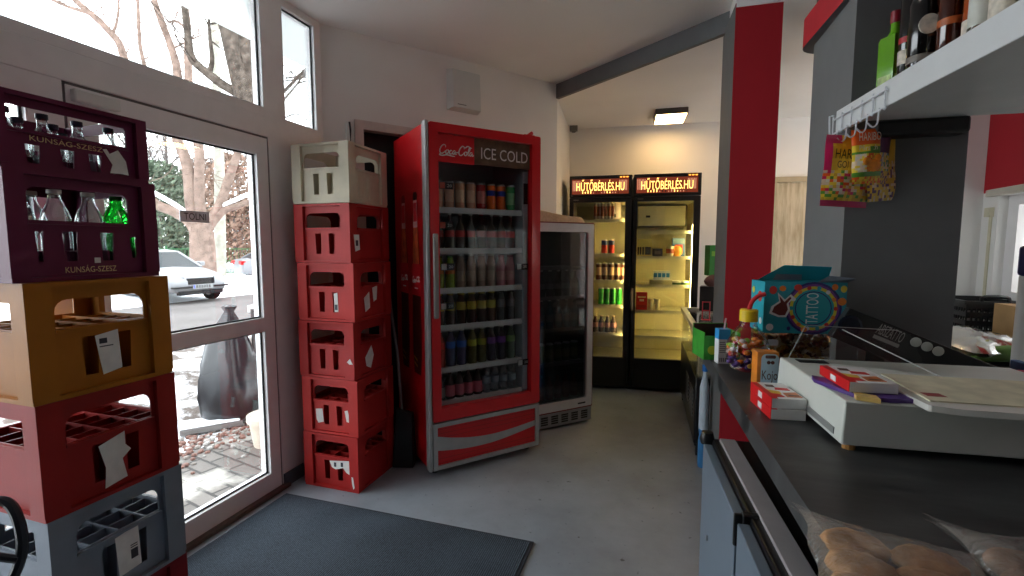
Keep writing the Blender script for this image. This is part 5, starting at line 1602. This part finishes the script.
tag(MB().box(-.075, .075, -.12, .12, 0, .085).build('carton', mat('dark_carton', (70, 66, 60), .7), loc=(1.478, 2.54, .8855), bevel=.003), 'dark low carton under the brown cardboard box', 'carton')  # carton in one even dark colour
cs = thing('customer_display', 'white pole with dark blue screen head at the window', 'display', (1.245, 2.16, .8855), R(20))
MB().lathe([(.06, 0), (.06, .012), (.022, .02), (.020, .36)], 16).build('pole', white_pl, cs)
MB().box(-.022, .07, -.02, .02, .36, .47).build('screen_head', mat('navy_case', (34, 34, 84), .35), cs, bevel=.012)
tag(MB().box(-.012, .012, -.05, .05, 0, .09).build('blue_pack', mat('pack_blue', (40, 90, 150), .5), loc=(1.13, 1.93, .8855), bevel=.003), 'small blue pack at the edge of the back counter', 'pack')

# ------------------------------------------------------------------ bottles in the maroon crates
smallb = bottle_mesh('bottle', .030, .150, [clear_b, dark_cap, clear_b], neck=.38, sh0=.50, sh1=.74, cap=.09)
tallb = bottle_mesh('bottle', .033, .236, [clear_b, wcap, clear_b], neck=.42, sh0=.66, sh1=.86, cap=.05)
greenb = bottle_mesh('bottle', .040, .232, [green_b, pm('green_bottle_cap', (30, 90, 40)), green_b], neck=.36, sh0=.64, sh1=.88, cap=.05)
lb6 = 'small clear bottle with a dark cap in the topmost maroon crate'
lb5 = 'clear bottle standing in the maroon crate beside the green bottle'
for i in range(3):
    for j in range(4):
        if (i, j) in ((1, 3), (0, 2)):
            continue
        item('glass_bottle', smallb, lb6, 'bottle', (nx0 - .018 + (i - 1) * .105, ny0 - .026 + (j - 1.5) * .080, 1.545 + .0105), i + j, 'small bottles in the topmost crate')
        if (i, j) in ((2, 3), (1, 2), (0, 3), (1, 0)):
            continue
        item('glass_bottle', tallb, lb5, 'bottle', (nx0 - .012 + (i - 1) * .105, ny0 - .016 + (j - 1.5) * .080, 1.26 + .0105), i + j, 'clear bottles in the maroon crate')
item('glass_bottle', greenb, 'bright green glass bottle in the maroon crate', 'bottle', (nx0 - .012 + .105, ny0 - .016 + 1.42 * .080, 1.26 + .0105))

# black cable looping up beside the stack
mb = MB().tube(catmull([(-1.70, .48, .012), (-1.60, .50, .06), (-1.535, .50, .30), (-1.555, .52, .55), (-1.56, .60, .70), (-1.515, .66, .738), (-1.468, .67, .69), (-1.465, .66, .58), (-1.50, .58, .42), (-1.56, .50, .25), (-1.58, .42, .03), (-1.50, .30, .012)], 8), .0115, 8)
mb.tube(catmull([(-1.46, .66, .60), (-1.52, .62, .62), (-1.60, .60, .58), (-1.66, .58, .45)], 8), .010, 8)
tag(mb.build('cable', mat('black_cable', (24, 26, 36), .4)), 'thick black cable looped in front of the near crate stack', 'cable')

# ================================================================== outside
GZ = -0.10
snow = mat('snow', (236, 238, 242), .9, var=.05, scale=2.0, bump=.5, bscale=9)
m, nt, out = nodes_of('trodden_snow')
b = nt.nodes.new('ShaderNodeBsdfPrincipled'); b.inputs['Roughness'].default_value = .95
tc = nt.nodes.new('ShaderNodeTexCoord')
n1 = nt.nodes.new('ShaderNodeTexNoise'); n1.inputs['Scale'].default_value = 1.3; n1.inputs['Detail'].default_value = 10; n1.inputs['Roughness'].default_value = .7
rp = nt.nodes.new('ShaderNodeValToRGB')
rp.color_ramp.elements[0].position = .46; rp.color_ramp.elements[0].color = lin((70, 60, 54)); rp.color_ramp.elements[1].position = .60; rp.color_ramp.elements[1].color = lin((232, 234, 238))
nt.links.new(tc.outputs['Object'], n1.inputs['Vector']); nt.links.new(n1.outputs[0], rp.inputs[0]); nt.links.new(rp.outputs[0], b.inputs['Base Color'])
bp_ = nt.nodes.new('ShaderNodeBump'); bp_.inputs['Strength'].default_value = .6; bp_.inputs['Distance'].default_value = .05
nt.links.new(n1.outputs[0], bp_.inputs['Height']); nt.links.new(bp_.outputs[0], b.inputs['Normal']); nt.links.new(b.outputs[0], out.inputs[0])
trod = m
m, nt, out = nodes_of('paving_stones')
b = nt.nodes.new('ShaderNodeBsdfPrincipled'); b.inputs['Roughness'].default_value = .8
tc = nt.nodes.new('ShaderNodeTexCoord')
mp = nt.nodes.new('ShaderNodeMapping'); mp.inputs['Rotation'].default_value = (0, 0, R(12))
bt = nt.nodes.new('ShaderNodeTexBrick'); bt.inputs['Scale'].default_value = 2.3; bt.inputs['Mortar Size'].default_value = .022; bt.inputs['Mortar Smooth'].default_value = .4
bt.inputs['Color1'].default_value = lin((82, 76, 72)); bt.inputs['Color2'].default_value = lin((102, 95, 90)); bt.inputs['Mortar'].default_value = lin((48, 43, 40))
n1 = nt.nodes.new('ShaderNodeTexNoise'); n1.inputs['Scale'].default_value = 3.2; n1.inputs['Detail'].default_value = 8
rp = nt.nodes.new('ShaderNodeValToRGB'); rp.color_ramp.elements[0].position = .52; rp.color_ramp.elements[1].position = .66; rp.color_ramp.elements[0].color = (0, 0, 0, 1)
mx = nt.nodes.new('ShaderNodeMix'); mx.data_type = 'RGBA'; mx.inputs[7].default_value = lin((160, 156, 148))
nt.links.new(tc.outputs['Object'], mp.inputs[0]); nt.links.new(mp.outputs[0], bt.inputs['Vector']); nt.links.new(tc.outputs['Object'], n1.inputs['Vector'])
nt.links.new(n1.outputs[0], rp.inputs[0]); nt.links.new(rp.outputs[0], mx.inputs[0]); nt.links.new(bt.outputs[0], mx.inputs[6]); nt.links.new(mx.outputs[2], b.inputs['Base Color'])
bp_ = nt.nodes.new('ShaderNodeBump'); bp_.inputs['Strength'].default_value = .8; bp_.inputs['Distance'].default_value = .03; bp_.invert = True
nt.links.new(bt.outputs['Fac'], bp_.inputs['Height']); nt.links.new(bp_.outputs[0], b.inputs['Normal']); nt.links.new(b.outputs[0], out.inputs[0])
paving = m
slush = mat('road_slush', (88, 84, 83), .7, var=.16, scale=1.2, bump=.3, bscale=6, spec=0.03)
struct(MB().box(-70, -2.07, -30, 60, GZ - .1, GZ).build('ground_outside', snow, smooth=0))
struct(MB().box(-3.12, -2.07, -3, 4.5, GZ, GZ + .012).build('patio_outside', paving, smooth=0))
struct(MB().box(-12.0, -6.4, -30, 40, GZ, GZ + .01).build('road_outside', slush, smooth=0))


def mound(name, x0, x1, y0, y1, hgt, m, seed, nx=44, ny=60):
    random.seed(seed)
    ph = [random.uniform(0, 6.28) for _ in range(6)]
    vs, fs = [], []
    for i in range(nx + 1):
        for j in range(ny + 1):
            u, v = i / nx, j / ny
            x, y = x0 + (x1 - x0) * u, y0 + (y1 - y0) * v
            e = min(1, min(u, 1 - u, v, 1 - v) * 5)
            z = hgt * e * (.5 + .28 * math.sin(3.1 * x + ph[0]) * math.sin(2.3 * y + ph[1]) + .16 * math.sin(7 * x + 3 * y + ph[2]) + .12 * math.sin(11 * y - 5 * x + ph[3])) + random.uniform(0, .12) * hgt * e
            vs.append((x, y, GZ + max(.002, z)))
    for i in range(nx):
        for j in range(ny):
            a = i * (ny + 1) + j
            fs.append((a, a + ny + 1, a + ny + 2, a + 1))
    return tag(MB().add(vs, fs).build(name, m, smooth=80), kind='structure')


mound('ground_snow_bank', -6.5, -3.35, -2, 9, .16, trod, 2)
mound('ground_snow_verge', -19, -12.2, 2, 24, .30, snow, 3)
# pebble strip between paving and snow
random.seed(9)
mb = MB()
for k in range(900):
    x, y = random.gauss(-3.22, .15), random.uniform(1.2, 3.4)
    s_ = random.uniform(.010, .024)
    mb.ball((x, y, GZ + .016), s_, s_ * random.uniform(.7, 1.2), s_ * .7, 6, 4, random.choice((0, 0, 1, 2)))
tag(mb.build('gravel', [mat('pebble_red', (104, 72, 62), .8), mat('pebble_grey', (116, 108, 102), .8), mat('pebble_white', (140, 136, 132), .8)]), 'strip of reddish pebbles edging the paving outside the door', 'gravel', kind='stuff')
for k, (px, py, dpt, w_, a_) in enumerate(((213, 437, 3.75, .42, 20), (233, 412, 4.15, .40, 24))):
    p = at(px, py, dpt)
    tag(MB().box(-w_ / 2, w_ / 2, -.10, .10, 0, .045, 1).box(-w_ / 2, w_ / 2 - .02, -.10, .09, .045, .065, 0).build('stone_slab', [snow, mat('slab_grey', (110, 106, 104), .8)], loc=(p.x, p.y, GZ + .02), rz=R(a_ + 30), bevel=.012),
        ['snow covered stone slab lying near the paving outside the door', 'snow covered stone slab lying at the foot of the black rubbish bag'][k], 'slab')
struct(MB().box(3.1, 3.2, -3, 8, GZ, 2.8).build('added_screen_outside', mat('added_screen_pale', (206, 204, 196), .8), smooth=0))  # made-up wall, added to block sky light at the side window
# roof eave over the glass front
struct(MB().box(-2.80, -2.06, -4, 4.2, 2.80, 2.95).build('roof_eave', mat('eave_white', (214, 220, 218), .7, var=.02), smooth=0))
struct(MB().box(-2.12, -2.06, -4, 2.47, 2.68, 2.82).build('facade_lintel', upvc, smooth=0))
struct(MB().box(-2.14, -2.06, -4, 2.47, GZ - .02, 0.0).build('facade_sill', slush, smooth=0))

# black rubbish bag on a bin
bx = at(231, 414, 3.88)
rb = thing('rubbish_bag', 'black rubbish bag hanging on a stand in the snow outside', 'bag', (bx.x, bx.y, GZ), R(30))
random.seed(3)
mb = MB()
prof = [(.14, .03), (.185, .05), (.20, .12), (.205, .25), (.19, .40), (.175, .52), (.14, .66), (.10, .78), (.055, .88), (.03, .93), (.05, .97), (.03, .985)]
n_ = 28
vs = []
for r_, z in prof:
    for k in range(n_):
        t_ = 2 * math.pi * k / n_
        rr_ = r_ * (1 + .10 * math.sin(5 * t_ + z * 3) * (.4 + z) + .06 * math.sin(11 * t_ - z * 9) + random.uniform(-.02, .02))
        vs.append((rr_ * math.cos(t_) * 1.1 + .06 * max(0, z - .5), rr_ * math.sin(t_) * .8, z))
fs = [(i * n_ + k, i * n_ + (k + 1) % n_, (i + 1) * n_ + (k + 1) % n_, (i + 1) * n_ + k) for i in range(len(prof) - 1) for k in range(n_)]
fs += [list(range(n_))[::-1], [(len(prof) - 1) * n_ + k for k in range(n_)]]
mb.add(vs, fs)
mb.build('bag_film', mat('black_bag_film', (20, 20, 25), .24, var=.1), rb, smooth=60)
MB().lathe([(.022, 0), (.02, .6), (.018, .94)], 10, T(.19, .04, 0)).build('stand_post', mat('post_dark', (70, 66, 66), .5), rb)
pt_ = at(270, 424, 3.45)
pot = thing('flower_pot', 'pale round flower pot in the snow beside the black rubbish bag', 'pot', (pt_.x, pt_.y, GZ))
MB().lathe([(.10, 0), (.11, .01), (.135, .19), (.15, .195), (.15, .235), (.135, .24), (.13, .21)], 22).build('pot_shell', mat('pot_beige', (196, 182, 166), .7), pot)
MB().lathe([(.128, .20), (.12, .225), (.05, .25), (.01, .255)], 18).build('pot_snow', snow, pot)
pp = at(270, 400, 4.1)
tag(MB().box(-.08, .08, -.08, .08, 0, .9).box(-.10, .10, -.10, .10, .9, .96).build('bollard', mat('post_pale', (214, 210, 206), .7), loc=(pp.x, pp.y, GZ), rz=R(10), bevel=.006), 'pale square post standing behind the flower pot', 'post')


# ------------------------------------------------------------------ parked cars
def car(label, loc, rz, tail=False):
    t = thing('parked_car', label, 'car', loc, rz)
    bm_ = mat('car_white', (112, 113, 116), .35, var=.02, coat=.1, spec=.2); wg = mat('car_window', (34, 38, 42), .3, spec=.1); tr_ = mat('car_trim', (20, 21, 24), .6, spec=.1)
    st = [(-2.12, .60, .42, .78, 1), (-2.05, .80, .30, .90, 1), (-1.6, .86, .26, .97, 1), (-.9, .87, .24, .97, 1), (0, .87, .24, .94, 1), (.8, .87, .24, .92, 1), (1.3, .86, .26, .86, 1), (1.8, .80, .28, .76, 1), (2.05, .70, .30, .66, 1), (2.14, .58, .38, .58, 1)]
    mb = MB()
    vs = []
    for x, w_, z0, z1, _ in st:
        ring = [(w_ * .9, z0), (w_, z0 + .12), (w_, z0 + (z1 - z0) * .65), (w_ * .95, z1 - .05), (w_ * .8, z1), (0, z1 + .03)]
        ring = ring + [(-a, b_) for a, b_ in ring[-2::-1]]
        vs += [(x, a, b_) for a, b_ in ring]
    n_ = 11
    fs = [(i * n_ + k, (i + 1) * n_ + k, (i + 1) * n_ + (k + 1) % n_, i * n_ + (k + 1) % n_) for i in range(len(st) - 1) for k in range(n_)]
    fs += [list(range(n_)), [(len(st) - 1) * n_ + k for k in range(n_)][::-1]]
    mb.add(vs, fs)
    mb.build('car_body', bm_, t, smooth=50)
    cab = [(-1.75, .70, .95), (-1.15, .60, 1.30), (-.4, .62, 1.36), (.25, .60, 1.31), (1.05, .72, .90)]
    mb = MB()
    vs = []
    for i, (x, w_, z) in enumerate(cab):
        vs += [(x, -w_, z), (x, w_, z)]
    base = [(-1.75, -.78, .93), (-1.75, .78, .93), (1.05, .78, .90), (1.05, -.78, .90)]
    # windscreen, roof pieces, rear screen
    for i in range(4):
        mb.add([vs[2 * i], vs[2 * i + 1], vs[2 * i + 3], vs[2 * i + 2]], [(0, 1, 2, 3)], 1 if i in (0, 3) else 0)
    for s_ in (0, 1):
        y_ = -.79 if s_ == 0 else .79
        lo = [(-1.75, y_, .93), (-1.15, y_, .95), (-.4, y_, .95), (.25, y_, .94), (1.05, y_, .90)]
        for i in range(4):
            mb.add([lo[i], lo[i + 1], vs[2 * (i + 1) + s_], vs[2 * i + s_]], [(0, 1, 2, 3)], 1)
        for x in (-1.15, -.4, .25):
            i = [c_[0] for c_ in cab].index(x)
            p_ = vs[2 * i + s_]
            mb.tube([(x, y_ * 1.0, .95), (p_[0], p_[1] * 1.01, p_[2])], .03, 6, 0)
        mb.tube([vs[6 + s_], vs[8 + s_]], .035, 6, 0).tube([vs[s_], vs[2 + s_]], .035, 6, 0)
        mb.tube([vs[2 + s_], vs[4 + s_], vs[6 + s_]], .035, 6, 0)
    mb.build('cabin', [bm_, wg], t, smooth=40)
    for x in (-1.30, 1.33):
        for s_ in (-1, 1):
            wm_ = MB().lathe([(.30, -.09), (.31, -.05), (.31, .05), (.30, .09)], 20, T(x, s_ * .78, .31) @ Matrix.Rotation(R(90), 4, 'X')).build('wheel', mat('tyre', (16, 16, 17), .8, spec=.1), t)
            MB().lathe([(.19, -.095), (.19, .095)], 16, T(x, s_ * .78, .31) @ Matrix.Rotation(R(90), 4, 'X')).build('hub_cap', mat('hub_grey', (150, 150, 154), .4, .5), wm_)
    MB().box(2.02, 2.16, -.34, .34, .50, .66).build('grille', mat('grille_dark', (16, 17, 20), .6, spec=.1), t, bevel=.02)
    MB().box(2.0, 2.2, -.70, .70, .415, .455).box(2.0, 2.17, -.55, .55, .24, .34).build('bumper_trim', tr_, t, bevel=.01)
    for s_ in (-1, 1):
        MB().add([(2.10, s_ * .36, .50), (1.93, s_ * .72, .52), (1.80, s_ * .80, .66), (2.02, s_ * .38, .67), (2.13, s_ * .36, .52), (1.97, s_ * .74, .54), (1.84, s_ * .82, .67), (2.06, s_ * .38, .69)], [(0, 1, 2, 3), (4, 5, 6, 7), (0, 1, 5, 4), (1, 2, 6, 5), (2, 3, 7, 6), (3, 0, 4, 7)]).build('headlight', mat('lamp_glass', (70, 72, 74), .3, spec=.3), t)
        MB().box(-2.14, -1.86, s_ * .56 - .22, s_ * .56 + .22, .70, .86).build('tail_light', mat('lamp_red', (150, 10, 14), .3, spec=.1), t, bevel=.03)
        MB().box(.62, .80, s_ * .92 - .08, s_ * .92 + .08, .92, 1.05).build('mirror', bm_, t, bevel=.03)
    np_ = MB().box(2.19, 2.21, -.26, .26, .39, .50).build('number_plate', mat('plate_white', (120, 121, 122), .5, spec=.1), t)
    mb = MB().box(2.21, 2.212, -.25, -.21, .40, .49, 1)
    for k in range(6):
        mb.box(2.21, 2.212, -.18 + k * .065, -.14 + k * .065, .41, .48, 0)
    mb.build('plate_print', [mat('plate_grey_print', (30, 31, 34), .6), mat('plate_blue', (50, 70, 150), .5)], np_, smooth=0)
    return t


car('white saloon car facing the shop across the road, nose and number plate showing', (-13.45, 9.32, GZ), R(-6))
car('white car parked farther off with red tail light showing behind the pale trunk', (-16.5, 17.6, GZ), R(62))


# ------------------------------------------------------------------ trees
def tree(name, label, limbs, m, seed, twigs=60, tl=1.2, tr=.012, snowy=(), zmin=0.0):
    random.seed(seed)
    t = thing(name, label, 'tree', limbs[0][0][0])
    o = Vector(limbs[0][0][0])
    mb = MB()
    tw = MB()
    for pts, r0, r1 in limbs:
        p = [q_ - o for q_ in catmull(pts, 5)]
        n_ = len(p)
        mb.tube(p, [r0 + (r1 - r0) * i / (n_ - 1) for i in range(n_)], 10)
    cand = []
    for pts, r0, r1 in limbs:
        p = catmull(pts, 5)
        for i in range(len(p) // 3, len(p)):
            if p[i].z > zmin:
                cand.append(p[i])
    for k in range(twigs):
        q_ = random.choice(cand) - o
        dv = Vector((random.uniform(-1, 1), random.uniform(-1, 1), random.uniform(-.2, 1))).normalized()
        pts = [q_]
        for s_ in range(4):
            dv = (dv + Vector((random.uniform(-.35, .35), random.uniform(-.35, .35), random.uniform(-.25, .35)))).normalized()
            pts.append(pts[-1] + dv * tl / 4 * random.uniform(.7, 1.2))
        tw.tube(pts, [tr * 1.3, tr, tr * .8, tr * .6, tr * .4], 4)
        for s_ in (1, 2, 3):
            if random.random() < .8:
                d2 = (dv + Vector((random.uniform(-1, 1), random.uniform(-1, 1), random.uniform(-.6, .8)))).normalized()
                e = pts[s_] + d2 * tl * random.uniform(.15, .4)
                tw.tube([pts[s_], (pts[s_] + e) / 2 + Vector((0, 0, .03)), e], [tr * .6, tr * .5, tr * .3], 3)
    mb.build('trunk', m, t, smooth=80)
    if twigs:
        tw.build('twigs', m, t, smooth=80)
    if snowy:
        sm = MB()
        for pts, r_ in snowy:
            p = [q_ - o + Vector((0, 0, r_)) for q_ in catmull(pts, 5)]
            sm.tube(p, r_, 8)
        sm.build('branch_snow', snow, t, smooth=80)
    return t


def P(dep, *q_):
    return [at(a, b_, dep) for a, b_ in q_]


bark = mat('bark_brown', (104, 88, 80), .9, var=.35, scale=5, bump=.5, bscale=14, spec=0.03)
barkp = mat('bark_pale', (134, 132, 122), .9, var=.2, scale=4, bump=.4, bscale=12, spec=0.03)
barkd = mat('bark_dark', (74, 66, 60), .9, var=.6, scale=14, bump=1.0, bscale=26, spec=0.03)
barkg = mat('bark_grey', (92, 86, 84), .9, var=.25, scale=4, spec=0.03)
DT = 17.5
ll = P(DT, (199, 238), (190, 222), (175, 212), (150, 198), (136, 150), (124, 58), (108, 30), (75, 0), (55, -20))
tree('plane_tree', 'stout brown plane tree forking behind the parked car', [
    (P(DT, (203, 292), (203, 262), (202, 238), (200, 226)), .46, .36),
    (P(DT, (199, 232), (192, 205), (189, 175), (184, 155), (176, 132), (178, 80), (172, 50), (158, 12), (150, -14)), .24, .09),
    (P(DT, (203, 230), (199, 195), (199, 150), (190, 110), (188, 60), (187, 20), (180, -18)), .20, .10),
    (ll, .22, .08),
    (P(DT, (108, 30), (95, 16), (66, 6), (40, -6)), .09, .04), (P(DT, (205, 232), (222, 212), (238, 206), (262, 196)), .16, .07),
    (P(DT, (206, 230), (220, 205), (230, 175), (240, 146), (250, 110)), .20, .10), (P(DT, (135, 130), (146, 82), (140, 45), (138, 5), (137, -15)), .08, .05), (P(DT, (113, 35), (118, 15), (119, -10)), .05, .03),
    (P(DT, (187, 30), (178, 22), (168, 22)), .06, .03), (P(DT, (174, 48), (190, 40), (200, 36)), .04, .02)],
    bark, 5, 150, 1.5, .014, [(P(DT, (192, 219), (175, 207), (150, 193)), .09), (P(DT, (222, 208), (238, 201), (258, 192)), .08)], zmin=2.0)
tree('street_tree', 'straight pale trunk standing behind the stout plane tree', [(P(19.5, (220, 285), (220, 230), (219, 150), (216, 60), (214, -10)), .24, .12)], barkp, 8, 30, 1.6, .016, zmin=5)
tn = 5.4
tree('street_tree', 'thick rough dark trunk close to the shop seen in the upper window', [
    (P(tn, (286, 420), (279, 250), (268, 150), (252, 80), (240, 30), (226, -25)), .25, .20), (P(tn, (240, 95), (222, 84), (206, 72), (192, 58), (188, 35), (183, -5)), .055, .035),
    (P(tn, (209, 74), (212, 60), (210, 40), (209, 20)), .03, .015), (P(tn, (252, 110), (280, 95), (300, 75), (316, 60)), .024, .016), (P(tn, (284, 100), (296, 86), (306, 74), (330, 60)), .014, .01), (P(tn, (286, 78), (300, 77), (315, 79)), .010, .008), (P(tn, (284, 118), (298, 114), (312, 124)), .009, .007)],
    barkd, 12, 26, .8, .008, zmin=3.0)
for k, (px, dep, h, r_, lb) in enumerate(((150, 27, 8.5, .16, 'slim grey tree far behind the parked car, half lost in twigs'), (172, 30, 9.5, .18, 'tall grey tree behind the fork of the plane tree'), (240, 29, 9.0, .16, 'slender far tree above the second parked car'), (120, 26, 9.0, .15, 'thin bare tree rising behind the near crates'))):
    b0 = at(px, 262, dep)
    b0.z = GZ
    lim = [([b0, b0 + Vector((.1, .1, h * .4)), b0 + Vector((-.2, .2, h * .75)), b0 + Vector((.2, 0, h))], r_, .04)]
    random.seed(k)
    for q_ in range(6):
        z = h * random.uniform(.25, .8)
        a_ = random.uniform(0, 6.28)
        lim.append(([b0 + Vector((0, 0, z)), b0 + Vector((math.cos(a_) * .9, math.sin(a_) * .9, z + .9)), b0 + Vector((math.cos(a_) * 1.8, math.sin(a_) * 1.8, z + 2.0))], .06, .02))
    tree('bare_tree', lb, lim, barkg, 20 + k, 130, 2.0, .018, zmin=1.5)

random.seed(31)
fol = [mat('evergreen_grey', (78, 88, 74), .9, var=.4, scale=2, spec=0.03), mat('evergreen_dark', (62, 74, 60), .9, var=.4, scale=2, spec=0.03), mat('dry_leaf', (118, 96, 84), .9, var=.3, scale=2, spec=0.03)]


def bush(label, px, dep, w_, h, mi, n=2200, base=.08, s0=.13):
    b0 = at(px, 260, dep)
    b0.z = GZ
    t = thing('hedge_shrub', label, 'shrub', b0)
    mb = MB()
    for k in range(n):
        th, r_ = random.uniform(0, 6.28), math.sqrt(random.random())
        z = random.uniform(base, 1)
        env = math.sin(math.pi * min(1, .15 + z * .8)) ** .6
        c = Vector((math.cos(th) * r_ * w_ * env, math.sin(th) * r_ * w_ * env, z * h))
        a_ = Vector((random.gauss(0, 1), random.gauss(0, 1), random.gauss(0, 1))).normalized()
        b_ = a_.orthogonal().normalized()
        s_ = random.uniform(.5, 1.3) * s0
        c2 = a_.cross(b_)
        mb.add([c + b_ * s_, c + c2 * s_ * .5, c - b_ * s_, c - c2 * s_ * .5], [(0, 1, 2, 3)])
    mb.build('foliage', fol[mi], t, smooth=0)
    MB().tube([(0, 0, 0), (0, 0, h * .5), (.05, 0, h * .8)], [.12, .08, .03], 7).build('stem', barkg, t)


bush('tall grey green evergreen behind the parked car', 162, 26, 2.4, 6.0, 0, 5200)
bush('dark evergreen between the plane tree and the near crates', 182, 29, 2.2, 5.6, 1, 4800)
bush('russet leafed shrub beyond the pale trunk', 236, 27, 1.9, 6.6, 2, 4800)
bush('low dark evergreen behind the second parked car', 250, 31, 2.0, 4.2, 1, 3600)
bush('russet shrub behind the plane tree fork', 206, 31, 2.0, 7.2, 2, 4800)
bush('grey green evergreen partly hidden by near crates', 132, 27, 2.6, 6.4, 0, 4800)
# green mesh fence
f0, f1 = at(120, 262, 24), at(262, 262, 24)
fn = thing('mesh_fence', 'green mesh fence running behind the parked cars', 'fence', (f0.x, f0.y, GZ))
dv = Vector((f1.x - f0.x, f1.y - f0.y, 0))
ln = dv.length
dv.normalize()
gm_ = mat('fence_green', (40, 84, 52), .6, spec=0.03)
mb = MB()
for z in (.15, .75, 1.35):
    mb.tube([Vector((0, 0, z)), dv * ln + Vector((0, 0, z))], .018, 4)
k = 0
while k * .16 < ln:
    mb.tube([dv * k * .16 + Vector((0, 0, .12)), dv * k * .16 + Vector((0, 0, 1.4))], .010, 4)
    k += 1
mb.build('fence_mesh', gm_, fn, smooth=0)
for k in range(int(ln // 2.4) + 1):
    MB().box(-.03, .03, -.03, .03, 0, 1.5, 0, T(*(dv * k * 2.4))).build('post', gm_, fn, smooth=0)

# ================================================================== light
w = bpy.data.worlds.new('World')
bpy.context.scene.world = w
w.use_nodes = True
bg = w.node_tree.nodes['Background']
bg.inputs[0].default_value = (0.90, 0.95, 1.0, 1)
bg.inputs[1].default_value = 3.6


def portal(name, M, sx, sy):
    l = bpy.data.lights.new(name, 'AREA')
    l.shape = 'RECTANGLE'
    l.size, l.size_y = sx, sy
    l.cycles.is_portal = True
    o = bpy.data.objects.new(name, l)
    C.objects.link(o)
    o.matrix_world = M
    return o


# portals in the glass front (facing into the room) and the side window
portal('daylight_portal', T(-2.09, 1.17, 1.35) @ Matrix.Rotation(R(-90), 4, 'Y'), 2.66, 2.5)
portal('daylight_portal', T(XR + .14, 2.34, 1.35) @ Matrix.Rotation(R(90), 4, 'Y'), .56, 1.2)

# ================================================================== camera
cd = bpy.data.cameras.new('Camera')
cd.sensor_fit = 'HORIZONTAL'
cd.sensor_width = 36.0
cd.lens = 36.0 * FPX / 1024
cd.clip_start = .02
cd.clip_end = 300
co_ = bpy.data.objects.new('Camera', cd)
C.objects.link(co_)
co_.location = (0, 0, CAMH)
co_.rotation_euler = (math.pi / 2 - PITCH, 0, YAW)
sc = bpy.context.scene
sc.camera = co_
sc.view_settings.view_transform = 'Standard'
sc.view_settings.look = 'None'
sc.view_settings.gamma = 1
sc.view_settings.use_curve_mapping = False
sc.view_settings.exposure = 1.25
sc.cycles.max_bounces = 10
sc.cycles.diffuse_bounces = 5
sc.cycles.glossy_bounces = 4
sc.cycles.transparent_max_bounces = 24
sc.cycles.sample_clamp_indirect = 6.0
sc.cycles.caustics_reflective = False
sc.cycles.caustics_refractive = False
sc.cycles.use_denoising = True
